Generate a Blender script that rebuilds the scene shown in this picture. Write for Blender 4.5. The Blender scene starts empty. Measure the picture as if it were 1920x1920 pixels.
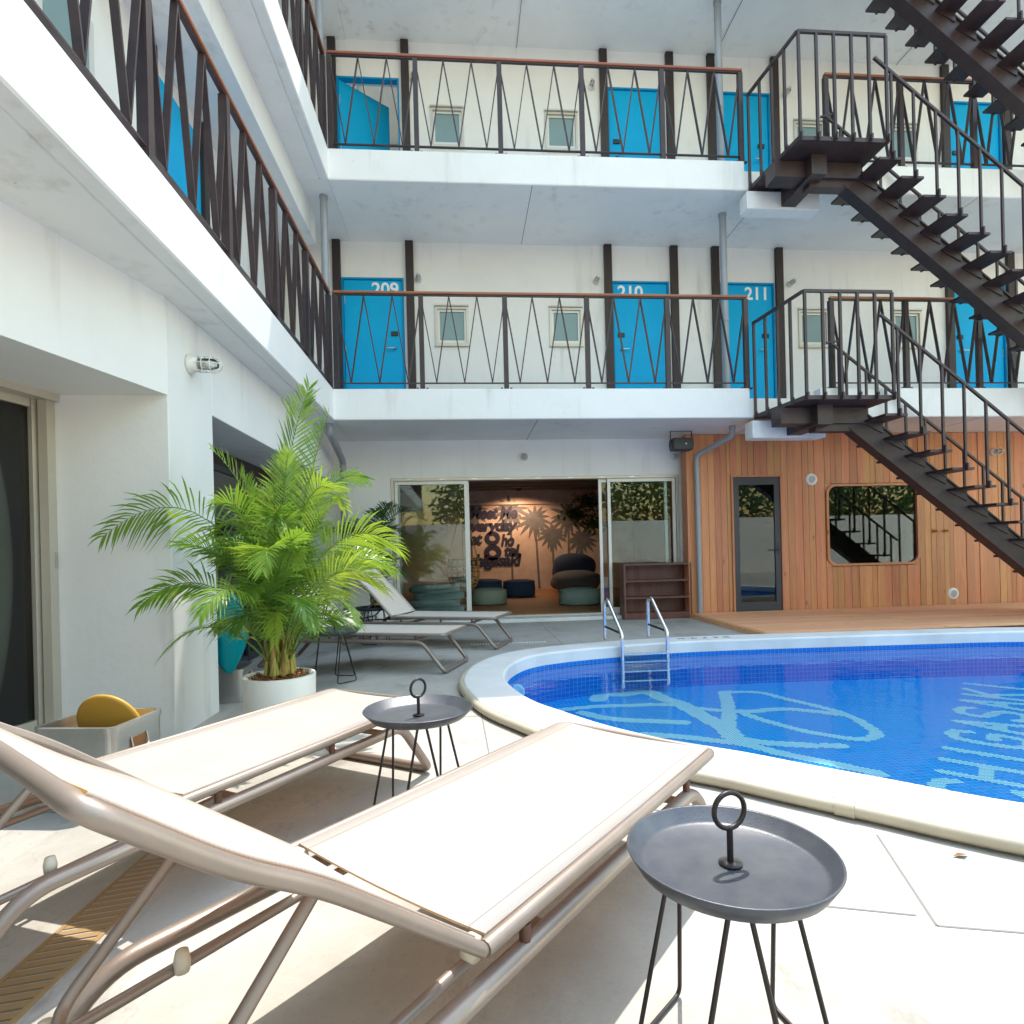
import bpy, bmesh, math, random
from mathutils import Vector, Matrix
R = math.radians
rnd = random.Random(7)
S = bpy.context.scene
COL = S.collection

# ---------------------------------------------------------------- camera
ROLL = math.atan(0.0244); YAW = math.atan(90 / 1100.0); CAMZ = 1.08
cam_d = bpy.data.cameras.new('camera'); cam = bpy.data.objects.new('camera', cam_d); COL.objects.link(cam)
cam_d.sensor_width = 36; cam_d.lens = 36 * 1100 / 1920; cam_d.shift_y = 75.8 / 1920
cam_d.clip_start = 0.02; cam_d.clip_end = 400
_f = Vector((math.sin(YAW), math.cos(YAW), 0)); _r = Vector((math.cos(YAW), -math.sin(YAW), 0)); _u = Vector((0, 0, 1))
_x = _r * math.cos(ROLL) - _u * math.sin(ROLL); _y = _r * math.sin(ROLL) + _u * math.cos(ROLL)
m = Matrix.Identity(4)
for i in range(3):
    m[i][0], m[i][1], m[i][2] = _x[i], _y[i], -_f[i]
m.translation = (0, 0, CAMZ)
cam.matrix_world = m
S.camera = cam

# ---------------------------------------------------------------- sky and sun
SUN = Vector((0.165, 0.39, 1.0)).normalized()          # direction towards the sun
elev = math.asin(SUN.z); azim = math.atan2(SUN.x, SUN.y)
W = bpy.data.worlds.new('World'); S.world = W; W.use_nodes = True
nt = W.node_tree; bg = nt.nodes['Background']
sky = nt.nodes.new('ShaderNodeTexSky'); sky.sky_type = 'NISHITA'; sky.sun_disc = False
sky.sun_elevation = elev; sky.sun_rotation = azim; sky.air_density = 2.7; sky.dust_density = 1.2; sky.ozone_density = 1.4
nt.links.new(sky.outputs[0], bg.inputs[0]); bg.inputs[1].default_value = 0.15
sd = bpy.data.lights.new('sun', 'SUN'); sd.energy = 2.0; sd.angle = R(0.6); sd.color = (1.0, 0.94, 0.86)
sun = bpy.data.objects.new('sun', sd); COL.objects.link(sun)
sun.rotation_euler = (-SUN).to_track_quat('-Z', 'Y').to_euler()
S.view_settings.view_transform = 'Standard'; S.view_settings.look = 'None'
S.view_settings.exposure = 1.7; S.view_settings.gamma = 1; S.view_settings.use_curve_mapping = False
S.render.engine = 'CYCLES'
S.cycles.use_denoising = True
S.cycles.max_bounces = 9; S.cycles.diffuse_bounces = 5; S.cycles.glossy_bounces = 4
S.cycles.transparent_max_bounces = 12; S.cycles.transmission_bounces = 4
S.cycles.caustics_reflective = False; S.cycles.caustics_refractive = False
S.cycles.sample_clamp_indirect = 6

# ---------------------------------------------------------------- materials
def nodes(name):
    mt = bpy.data.materials.new(name); mt.use_nodes = True
    t = mt.node_tree; return mt, t, t.nodes['Principled BSDF'], t.nodes['Material Output']
def mixc(t, a, b, fac, mode='MIX'):
    n = t.nodes.new('ShaderNodeMix'); n.data_type = 'RGBA'; n.blend_type = mode
    for s, v in ((0, fac), (6, a), (7, b)):
        if hasattr(v, 'is_linked'): t.links.new(v, n.inputs[s])
        elif s == 0: n.inputs[0].default_value = v
        else: n.inputs[s].default_value = (*v, 1)
    return n.outputs[2]
def noise(t, scale, detail=4, rough=.55, vec=None, stretch=None):
    n = t.nodes.new('ShaderNodeTexNoise'); n.inputs['Scale'].default_value = scale
    n.inputs['Detail'].default_value = detail; n.inputs['Roughness'].default_value = rough
    if vec is None:
        tc = t.nodes.new('ShaderNodeTexCoord'); vec = tc.outputs['Object']
    if stretch:
        mp = t.nodes.new('ShaderNodeMapping'); mp.inputs['Scale'].default_value = stretch
        t.links.new(vec, mp.inputs[0]); vec = mp.outputs[0]
    t.links.new(vec, n.inputs['Vector']); return n.outputs[0]
def ramp(t, fac, a, b, lo=.35, hi=.65):
    n = t.nodes.new('ShaderNodeMapRange'); n.inputs[1].default_value = lo; n.inputs[2].default_value = hi
    n.inputs[3].default_value = a; n.inputs[4].default_value = b; t.links.new(fac, n.inputs[0]); return n.outputs[0]
def mat(name, col, rough=.5, metal=0., spec=.5, var=0., vscale=3., dirt=None, bump=0., bscale=40., objvar=0., stretch=None, coat=0., worldvec=False):
    mt, t, p, o = nodes(name)
    c = None
    geo = None
    if worldvec:
        g = t.nodes.new('ShaderNodeNewGeometry'); geo = g.outputs['Position']
    base = col
    if var:
        f = noise(t, vscale, 5, .6, geo, stretch)
        dk = dirt or tuple(x * (1 - var) for x in col)
        c = mixc(t, col, dk, ramp(t, f, 0, 1, .38, .68)); base = c
    if objvar:
        oi = t.nodes.new('ShaderNodeObjectInfo')
        hv = t.nodes.new('ShaderNodeHueSaturation')
        if c is None:
            hv.inputs['Color'].default_value = (*col, 1)
        else: t.links.new(c, hv.inputs['Color'])
        t.links.new(ramp(t, oi.outputs['Random'], 1 - objvar, 1 + objvar, 0, 1), hv.inputs['Value'])
        ml = t.nodes.new('ShaderNodeMath'); ml.operation = 'MULTIPLY'; ml.inputs[1].default_value = 7.13
        fr = t.nodes.new('ShaderNodeMath'); fr.operation = 'FRACT'
        t.links.new(oi.outputs['Random'], ml.inputs[0]); t.links.new(ml.outputs[0], fr.inputs[0])
        t.links.new(ramp(t, fr.outputs[0], .5 - objvar * .045, .5 + objvar * .045, 0, 1), hv.inputs['Hue'])
        c = hv.outputs[0]
    if c is None: p.inputs['Base Color'].default_value = (*col, 1)
    else: t.links.new(c, p.inputs['Base Color'])
    p.inputs['Roughness'].default_value = rough; p.inputs['Metallic'].default_value = metal
    p.inputs['Specular IOR Level'].default_value = spec; p.inputs['Coat Weight'].default_value = coat
    if bump:
        b = t.nodes.new('ShaderNodeBump'); b.inputs['Strength'].default_value = bump; b.inputs['Distance'].default_value = .01
        t.links.new(noise(t, bscale, 6, .6, geo, stretch), b.inputs['Height']); t.links.new(b.outputs[0], p.inputs['Normal'])
    return mt
def wood(name, c1, c2, rough=.55, objvar=.25, axis='Z', scale=14., bump=.15):
    mt, t, p, o = nodes(name)
    st = {'Z': (1, 1, .06), 'X': (.06, 1, 1), 'Y': (1, .06, 1)}[axis]
    oi = t.nodes.new('ShaderNodeObjectInfo')
    g = t.nodes.new('ShaderNodeNewGeometry'); ad = t.nodes.new('ShaderNodeVectorMath'); ad.operation = 'ADD'
    sc = t.nodes.new('ShaderNodeVectorMath'); sc.operation = 'SCALE'; sc.inputs[3].default_value = 37.
    cb = t.nodes.new('ShaderNodeCombineXYZ'); [t.links.new(oi.outputs['Random'], cb.inputs[i]) for i in range(3)]
    t.links.new(cb.outputs[0], sc.inputs[0]); t.links.new(g.outputs['Position'], ad.inputs[0]); t.links.new(sc.outputs[0], ad.inputs[1])
    f = noise(t, scale, 6, .65, ad.outputs[0], st)
    f2 = noise(t, scale * 5, 4, .6, ad.outputs[0], st)
    c = mixc(t, c1, c2, ramp(t, f, 0, 1, .3, .72))
    c = mixc(t, c, tuple(x * .62 for x in c2), ramp(t, f2, 0, .5, .5, .75))
    mp = t.nodes.new('ShaderNodeMapping'); mp.inputs['Scale'].default_value = {'Z': (1, 1, .45), 'X': (.45, 1, 1), 'Y': (1, .45, 1)}[axis]; t.links.new(ad.outputs[0], mp.inputs[0])
    vk = t.nodes.new('ShaderNodeTexVoronoi'); vk.inputs['Scale'].default_value = 3.6; t.links.new(mp.outputs[0], vk.inputs['Vector'])
    c = mixc(t, c, tuple(x * .33 for x in c2), ramp(t, vk.outputs['Distance'], .8, 0, .03, .085))
    hv = t.nodes.new('ShaderNodeHueSaturation'); t.links.new(c, hv.inputs['Color'])
    t.links.new(ramp(t, oi.outputs['Random'], 1 - objvar, 1 + objvar, 0, 1), hv.inputs['Value'])
    ml = t.nodes.new('ShaderNodeMath'); ml.operation = 'MULTIPLY'; ml.inputs[1].default_value = 9.7
    fr = t.nodes.new('ShaderNodeMath'); fr.operation = 'FRACT'
    t.links.new(oi.outputs['Random'], ml.inputs[0]); t.links.new(ml.outputs[0], fr.inputs[0])
    t.links.new(ramp(t, fr.outputs[0], .488, .512, 0, 1), hv.inputs['Hue'])
    t.links.new(hv.outputs[0], p.inputs['Base Color']); p.inputs['Roughness'].default_value = rough
    b = t.nodes.new('ShaderNodeBump'); b.inputs['Strength'].default_value = bump; b.inputs['Distance'].default_value = .004
    t.links.new(f2, b.inputs['Height']); t.links.new(b.outputs[0], p.inputs['Normal'])
    return mt
def glass(name, tint=(.9, .95, .93), ior=1.5, rough=.0, wave=0., wscale=6., boost=1.0):
    mt = bpy.data.materials.new(name); mt.use_nodes = True; t = mt.node_tree
    t.nodes.remove(t.nodes['Principled BSDF']); o = t.nodes['Material Output']
    fr = t.nodes.new('ShaderNodeFresnel'); fr.inputs[0].default_value = ior
    tr = t.nodes.new('ShaderNodeBsdfTransparent'); tr.inputs[0].default_value = (*tint, 1)
    gl = t.nodes.new('ShaderNodeBsdfGlossy'); gl.inputs['Roughness'].default_value = rough
    mx = t.nodes.new('ShaderNodeMixShader')
    if wave:
        b = t.nodes.new('ShaderNodeBump'); b.inputs['Strength'].default_value = wave; b.inputs['Distance'].default_value = .05
        g = t.nodes.new('ShaderNodeNewGeometry')
        t.links.new(noise(t, wscale, 2, .5, g.outputs['Position'], (1, 1.6, 1)), b.inputs['Height'])
        t.links.new(b.outputs[0], gl.inputs['Normal']); t.links.new(b.outputs[0], fr.inputs['Normal'])
    fac = fr.outputs[0]
    if boost != 1:
        mu = t.nodes.new('ShaderNodeMath'); mu.operation = 'MULTIPLY'; mu.use_clamp = True; mu.inputs[1].default_value = boost
        t.links.new(fac, mu.inputs[0]); fac = mu.outputs[0]
    t.links.new(fac, mx.inputs[0]); t.links.new(tr.outputs[0], mx.inputs[1]); t.links.new(gl.outputs[0], mx.inputs[2])
    t.links.new(mx.outputs[0], o.inputs[0]); return mt
def translucent(name, col, tcol, fac, rough=.6, objvar=0., spec=.3, bump=0., bscale=300., weave=0., mottle=None):
    mt, t, p, o = nodes(name)
    p.inputs['Roughness'].default_value = rough; p.inputs['Specular IOR Level'].default_value = spec
    p.inputs['Base Color'].default_value = (*col, 1)
    tl = t.nodes.new('ShaderNodeBsdfTranslucent'); tl.inputs[0].default_value = (*tcol, 1)
    if objvar:
        oi = t.nodes.new('ShaderNodeObjectInfo')
        for cc, sock in ((col, p.inputs['Base Color']), (tcol, tl.inputs[0])):
            hv = t.nodes.new('ShaderNodeHueSaturation'); hv.inputs['Color'].default_value = (*cc, 1)
            t.links.new(ramp(t, oi.outputs['Random'], 1 - objvar, 1 + objvar, 0, 1), hv.inputs['Value'])
            t.links.new(ramp(t, oi.outputs['Random'], .525, .47, 0, 1), hv.inputs['Hue'])
            t.links.new(hv.outputs[0], sock)
    if bump:
        b = t.nodes.new('ShaderNodeBump'); b.inputs['Strength'].default_value = bump; b.inputs['Distance'].default_value = .002
        t.links.new(noise(t, bscale, 2), b.inputs['Height']); t.links.new(b.outputs[0], p.inputs['Normal'])
    if weave:
        tc = t.nodes.new('ShaderNodeTexCoord'); ws = []
        for ax in ('X', 'Y'):
            wv = t.nodes.new('ShaderNodeTexWave'); wv.bands_direction = ax; wv.inputs['Scale'].default_value = .31 / weave; wv.inputs['Distortion'].default_value = .4
            t.links.new(tc.outputs['Object'], wv.inputs['Vector']); ws.append(wv.outputs['Fac'])
        mu = t.nodes.new('ShaderNodeMath'); mu.operation = 'MULTIPLY'; t.links.new(ws[0], mu.inputs[0]); t.links.new(ws[1], mu.inputs[1])
        c = mixc(t, tuple(x * .80 for x in col), col, ramp(t, mu.outputs[0], 0, 1, .0, .45))
        c = mixc(t, c, tuple(x * y for x, y in zip(col, (.86, .82, .76))), ramp(t, noise(t, 3.2, 6, .65), 0, .8, .45, .72))
        sx = t.nodes.new('ShaderNodeSeparateXYZ'); t.links.new(tc.outputs['Object'], sx.inputs[0])
        ab = t.nodes.new('ShaderNodeMath'); ab.operation = 'ABSOLUTE'; t.links.new(sx.outputs[1], ab.inputs[0])
        cm = t.nodes.new('ShaderNodeMath'); cm.operation = 'COMPARE'; cm.inputs[1].default_value = .262; cm.inputs[2].default_value = .0022; t.links.new(ab.outputs[0], cm.inputs[0])
        c = mixc(t, c, tuple(x * .55 for x in col), cm.outputs[0])
        t.links.new(c, p.inputs['Base Color'])
        b = t.nodes.new('ShaderNodeBump'); b.inputs['Strength'].default_value = .5; b.inputs['Distance'].default_value = .006
        hs = t.nodes.new('ShaderNodeMath'); hs.operation = 'MULTIPLY_ADD'; hs.inputs[1].default_value = .12; t.links.new(mu.outputs[0], hs.inputs[0]); t.links.new(noise(t, 5., 3, .5, None, (1, 2.2, 1)), hs.inputs[2])
        t.links.new(hs.outputs[0], b.inputs['Height']); t.links.new(b.outputs[0], p.inputs['Normal'])
    if mottle:
        for sock, k in ((p.inputs['Base Color'], 1.), (tl.inputs[0], 1.6)):
            src = sock.links[0].from_socket if sock.is_linked else tuple(sock.default_value)[:3]
            t.links.new(mixc(t, src, tuple(min(1, x * k) for x in mottle), ramp(t, noise(t, 9., 5, .7), 0, .85, .56, .74)), sock)
    mx = t.nodes.new('ShaderNodeMixShader'); mx.inputs[0].default_value = fac
    t.links.new(p.outputs[0], mx.inputs[1]); t.links.new(tl.outputs[0], mx.inputs[2]); t.links.new(mx.outputs[0], o.inputs[0])
    return mt
def tiles(name, c1, c2, grout, size=.03, rough=.25):
    """small square mosaic with per-tile tone, laid out on world position"""
    mt, t, p, o = nodes(name)
    g = t.nodes.new('ShaderNodeNewGeometry')
    sc = t.nodes.new('ShaderNodeVectorMath'); sc.operation = 'SCALE'; sc.inputs[3].default_value = 1 / size
    t.links.new(g.outputs['Position'], sc.inputs[0])
    fl = t.nodes.new('ShaderNodeVectorMath'); fl.operation = 'FLOOR'; t.links.new(sc.outputs[0], fl.inputs[0])
    wn = t.nodes.new('ShaderNodeTexWhiteNoise'); wn.noise_dimensions = '3D'; t.links.new(fl.outputs[0], wn.inputs[0])
    fr = t.nodes.new('ShaderNodeVectorMath'); fr.operation = 'FRACTION'; t.links.new(sc.outputs[0], fr.inputs[0])
    sp = t.nodes.new('ShaderNodeSeparateXYZ'); t.links.new(fr.outputs[0], sp.inputs[0])
    gn = t.nodes.new('ShaderNodeSeparateXYZ'); t.links.new(g.outputs['Normal'], gn.inputs[0])
    tot = None
    for i in range(3):
        lt = t.nodes.new('ShaderNodeMath'); lt.operation = 'LESS_THAN'; lt.inputs[1].default_value = .13
        t.links.new(sp.outputs[i], lt.inputs[0])
        ab = t.nodes.new('ShaderNodeMath'); ab.operation = 'ABSOLUTE'; t.links.new(gn.outputs[i], ab.inputs[0])
        l2 = t.nodes.new('ShaderNodeMath'); l2.operation = 'LESS_THAN'; l2.inputs[1].default_value = .75
        t.links.new(ab.outputs[0], l2.inputs[0])
        mu = t.nodes.new('ShaderNodeMath'); mu.operation = 'MULTIPLY'
        t.links.new(lt.outputs[0], mu.inputs[0]); t.links.new(l2.outputs[0], mu.inputs[1])
        if tot is None: tot = mu.outputs[0]
        else:
            mx = t.nodes.new('ShaderNodeMath'); mx.operation = 'MAXIMUM'
            t.links.new(tot, mx.inputs[0]); t.links.new(mu.outputs[0], mx.inputs[1]); tot = mx.outputs[0]
    c = mixc(t, c1, c2, wn.outputs[0]); c = mixc(t, c, grout, tot)
    t.links.new(c, p.inputs['Base Color']); p.inputs['Roughness'].default_value = rough
    return mt
M = {}
def painted(name, col, streak=.27):
    mt, t, p, o = nodes(name)
    g = t.nodes.new('ShaderNodeNewGeometry'); v = g.outputs['Position']
    c = mixc(t, col, tuple(x * .93 for x in col), ramp(t, noise(t, 1.1, 6, .6, v), 0, 1, .36, .68))
    f = noise(t, 5.5, 5, .62, v, (1, 1, .10)); f2 = noise(t, .8, 3, .5, v)
    mu = t.nodes.new('ShaderNodeMath'); mu.operation = 'MULTIPLY'; t.links.new(ramp(t, f, 0, 1, .54, .72), mu.inputs[0]); t.links.new(ramp(t, f2, 0, 1, .42, .62), mu.inputs[1])
    m2 = t.nodes.new('ShaderNodeMath'); m2.operation = 'MULTIPLY'; m2.inputs[1].default_value = streak * 2; t.links.new(mu.outputs[0], m2.inputs[0])
    c = mixc(t, c, (.50, .47, .42), m2.outputs[0])
    vo = t.nodes.new('ShaderNodeTexVoronoi'); vo.inputs['Scale'].default_value = 3.3; t.links.new(v, vo.inputs['Vector'])
    c = mixc(t, c, (.38, .35, .31), ramp(t, vo.outputs['Distance'], .75, 0, .012, .030))
    t.links.new(c, p.inputs['Base Color']); p.inputs['Roughness'].default_value = .6; p.inputs['Specular IOR Level'].default_value = .35
    b = t.nodes.new('ShaderNodeBump'); b.inputs['Strength'].default_value = .22; b.inputs['Distance'].default_value = .012
    t.links.new(noise(t, 14, 7, .65, v), b.inputs['Height']); t.links.new(b.outputs[0], p.inputs['Normal'])
    return mt
M['white'] = painted('white_paint', (.81, .805, .79))
M['soffit'] = mat('soffit_paint', (.76, .76, .75), .7, var=.06, vscale=1.1, bump=.08, bscale=30, worldvec=True)
def concrete():
    mt, t, p, o = nodes('concrete')
    g = t.nodes.new('ShaderNodeNewGeometry'); v = g.outputs['Position']
    f1 = noise(t, .9, 6, .62, v); f2 = noise(t, 5., 6, .65, v); f3 = noise(t, 60., 3, .6, v)
    c = mixc(t, (.43, .405, .36), (.325, .305, .27), ramp(t, f1, 0, 1, .38, .66))
    c = mixc(t, c, (.47, .445, .40), ramp(t, f2, 0, .75, .48, .7))
    f4 = noise(t, 2.3, 8, .7, v, (1, .5, 1)); c = mixc(t, c, (.215, .20, .175), ramp(t, f4, 0, .85, .56, .68))
    c = mixc(t, c, (.27, .25, .225), ramp(t, f3, 0, .35, .55, .75))
    vo = t.nodes.new('ShaderNodeTexVoronoi'); vo.feature = 'DISTANCE_TO_EDGE'; vo.inputs['Scale'].default_value = .55
    wv = t.nodes.new('ShaderNodeVectorMath'); wv.operation = 'ADD'; nz = t.nodes.new('ShaderNodeTexNoise'); nz.inputs['Scale'].default_value = 2.5; nz.inputs['Detail'].default_value = 6
    t.links.new(v, nz.inputs['Vector']); t.links.new(v, wv.inputs[0]); t.links.new(nz.outputs['Color'], wv.inputs[1]); t.links.new(wv.outputs[0], vo.inputs['Vector'])
    c = mixc(t, c, (.25, .23, .20), ramp(t, vo.outputs['Distance'], .3, 0, .0012, .0035))
    t.links.new(c, p.inputs['Base Color']); p.inputs['Roughness'].default_value = .62; p.inputs['Specular IOR Level'].default_value = .35
    b = t.nodes.new('ShaderNodeBump'); b.inputs['Strength'].default_value = .25; b.inputs['Distance'].default_value = .006
    t.links.new(f3, b.inputs['Height']); t.links.new(b.outputs[0], p.inputs['Normal'])
    return mt
M['concrete'] = concrete()
M['joint'] = mat('joint', (.20, .19, .18), .9)
M['coping'] = mat('white_coping', (.74, .74, .73), .55, var=.1, vscale=2.2, dirt=(.62, .615, .59), bump=.2, bscale=90, worldvec=True)
M['beige_pipe'] = mat('beige_pipe', (.50, .44, .33), .45, var=.15, vscale=3)
M['steel_brown'] = mat('brown_steel', (.052, .033, .034), .42, spec=.4, var=.3, vscale=8, bump=.06, bscale=90)
M['pilaster'] = mat('dark_brown_post', (.034, .021, .021), .55, var=.2, vscale=4)
M['handrail'] = wood('handrail_wood', (.36, .12, .05), (.23, .065, .028), .4, .1, 'X', 10)
M['handrail_y'] = wood('handrail_wood_lengthwise', (.36, .12, .05), (.23, .065, .028), .4, .1, 'Y', 10)
M['blue'] = mat('blue_door_paint', (.0, .39, .74), .5, spec=.2, var=.05, vscale=2)
M['blue_frame'] = mat('blue_frame_paint', (.0, .27, .55), .5, spec=.25, var=.1, vscale=5)
M['number'] = mat('white_number', (.85, .87, .88), .5)
M['silver'] = mat('satin_silver', (.55, .56, .56), .3, 1.0)
M['black'] = mat('black_plastic', (.012, .013, .018), .45)
M['aluminium'] = mat('beige_aluminium', (.56, .51, .43), .38, .35, var=.06)
M['alu_white'] = mat('pale_aluminium', (.66, .65, .61), .4, .2)
M['frost'] = mat('frosted_glass', (.20, .30, .31), .28, var=.08, vscale=2)
M['glass'] = glass('window_glass', (.86, .92, .9), 1.5, boost=.95)
M['glass_dark'] = glass('dark_window_glass', (.55, .6, .56), 1.52, boost=1.3)
M['pipe'] = mat('grey_pipe', (.30, .32, .35), .4, .1, var=.1, vscale=3)
M['cedar'] = wood('cedar', (.62, .275, .118), (.48, .19, .08), .5, .16, 'Z', 12)
M['deck'] = wood('deck_cedar', (.84, .44, .24), (.70, .33, .17), .6, .1, 'X', 12)
M['dark_wood'] = wood('dark_red_wood', (.15, .058, .036), (.085, .032, .02), .5, .15, 'Z', 14)
M['charcoal'] = mat('charcoal_frame', (.028, .032, .042), .4)
M['fabric'] = translucent('cream_sling', (.57, .555, .525), (.95, .56, .21), .32, .8, weave=.006)
M['taupe'] = translucent('taupe_sling', (.80, .71, .61), (.6, .42, .26), .12, .8, weave=.006)
M['lounger_metal'] = mat('champagne_metal', (.30, .243, .205), .42, .45, var=.12, vscale=9, bump=.04, bscale=150)
M['clip'] = mat('cream_plastic', (.62, .56, .44), .5)
M['tray'] = mat('slate_tray', (.058, .064, .082), .38, .25, spec=.5, var=.35, vscale=14, dirt=(.085, .09, .10), bump=.10, bscale=220)
M['tray_leg'] = mat('black_wire', (.022, .018, .018), .4, .3)
M['steel'] = mat('polished_steel', (.72, .73, .74), .16, 1.0)
M['pot'] = mat('white_pot', (.76, .75, .71), .5, var=.06, vscale=4)
M['bark'] = mat('wood_chips', (.36, .15, .05), .9, var=.55, vscale=30, bump=.8, bscale=60)
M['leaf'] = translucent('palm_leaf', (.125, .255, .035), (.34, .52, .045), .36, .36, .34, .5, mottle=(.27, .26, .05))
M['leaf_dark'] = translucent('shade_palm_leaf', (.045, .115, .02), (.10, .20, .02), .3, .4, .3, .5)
M['leaf_tree'] = translucent('tree_leaf', (.06, .12, .03), (.12, .2, .03), .3, .5, .2)
M['stem'] = mat('palm_cane', (.40, .30, .07), .5, var=.4, vscale=12, dirt=(.18, .24, .04))
M['cane_brown'] = mat('palm_cane_base', (.36, .2, .06), .6, var=.5, vscale=14, dirt=(.2, .16, .05))
M['bark_tree'] = mat('tree_bark', (.12, .085, .06), .9, var=.4, vscale=8, bump=.5)
M['galv'] = mat('galvanised', (.58, .58, .56), .3, .85, var=.12, vscale=7)
M['yellow'] = mat('yellow_foam', (.55, .29, .035), .55, var=.05)
M['turq'] = translucent('turquoise_vinyl', (.0, .36, .44), (.0, .55, .65), .35, .2)
M['timber_in'] = wood('interior_floor', (.36, .17, .07), (.25, .105, .045), .45, .1, 'X', 8)
M['ceiling_in'] = wood('interior_ceiling', (.30, .19, .12), (.2, .12, .07), .6, .1, 'X', 6)
M['mural'] = mat('mural_wall', (.74, .66, .60), .8, var=.12, vscale=2, dirt=(.58, .47, .41), worldvec=True)
M['ink'] = mat('navy_lettering', (.035, .045, .10), .7)
M['ink_palm'] = mat('grey_blue_print', (.19, .215, .245), .8, var=.3, vscale=6)
M['pouf_green'] = mat('sage_cloth', (.27, .33, .25), .9, var=.1, vscale=20, bump=.3, bscale=200)
M['pouf_teal'] = mat('pale_teal_cloth', (.26, .37, .34), .9, var=.1, vscale=20, bump=.3, bscale=200)
M['pouf_navy'] = mat('navy_cloth', (.03, .06, .13), .9, var=.15, vscale=20, bump=.3, bscale=200)
M['pouf_slate'] = mat('slate_cloth', (.10, .13, .16), .9, var=.15, vscale=20, bump=.3, bscale=200)
M['cushion'] = mat('pale_blue_cushion', (.42, .47, .50), .9, var=.12, vscale=8)
M['wicker'] = mat('wicker', (.52, .27, .06), .6, var=.3, vscale=30)
M['clear'] = glass('lamp_glass', (.95, .97, .97), 1.45)
M['cage'] = mat('cage_metal', (.74, .73, .69), .4, .1)
M['vent'] = mat('vent_white', (.74, .72, .70), .5)
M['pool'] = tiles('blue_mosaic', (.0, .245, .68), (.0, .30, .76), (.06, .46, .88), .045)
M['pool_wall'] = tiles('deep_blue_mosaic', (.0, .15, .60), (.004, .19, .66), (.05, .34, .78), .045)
M['letter'] = mat('cyan_mosaic', (.46, .97, .98), .3, var=.1, vscale=30)
M['water'] = glass('water', (.95, .985, 1.0), 1.33, wave=.11, wscale=3.0, boost=.58)
M['grate'] = mat('grate_plastic', (.33, .215, .095), .6)
M['dead'] = mat('dead_leaf', (.20, .09, .03), .8)
M['curtain'] = mat('grey_curtain', (.20, .21, .18), .9, var=.2, vscale=5)
M['lampglow'] = None

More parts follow.
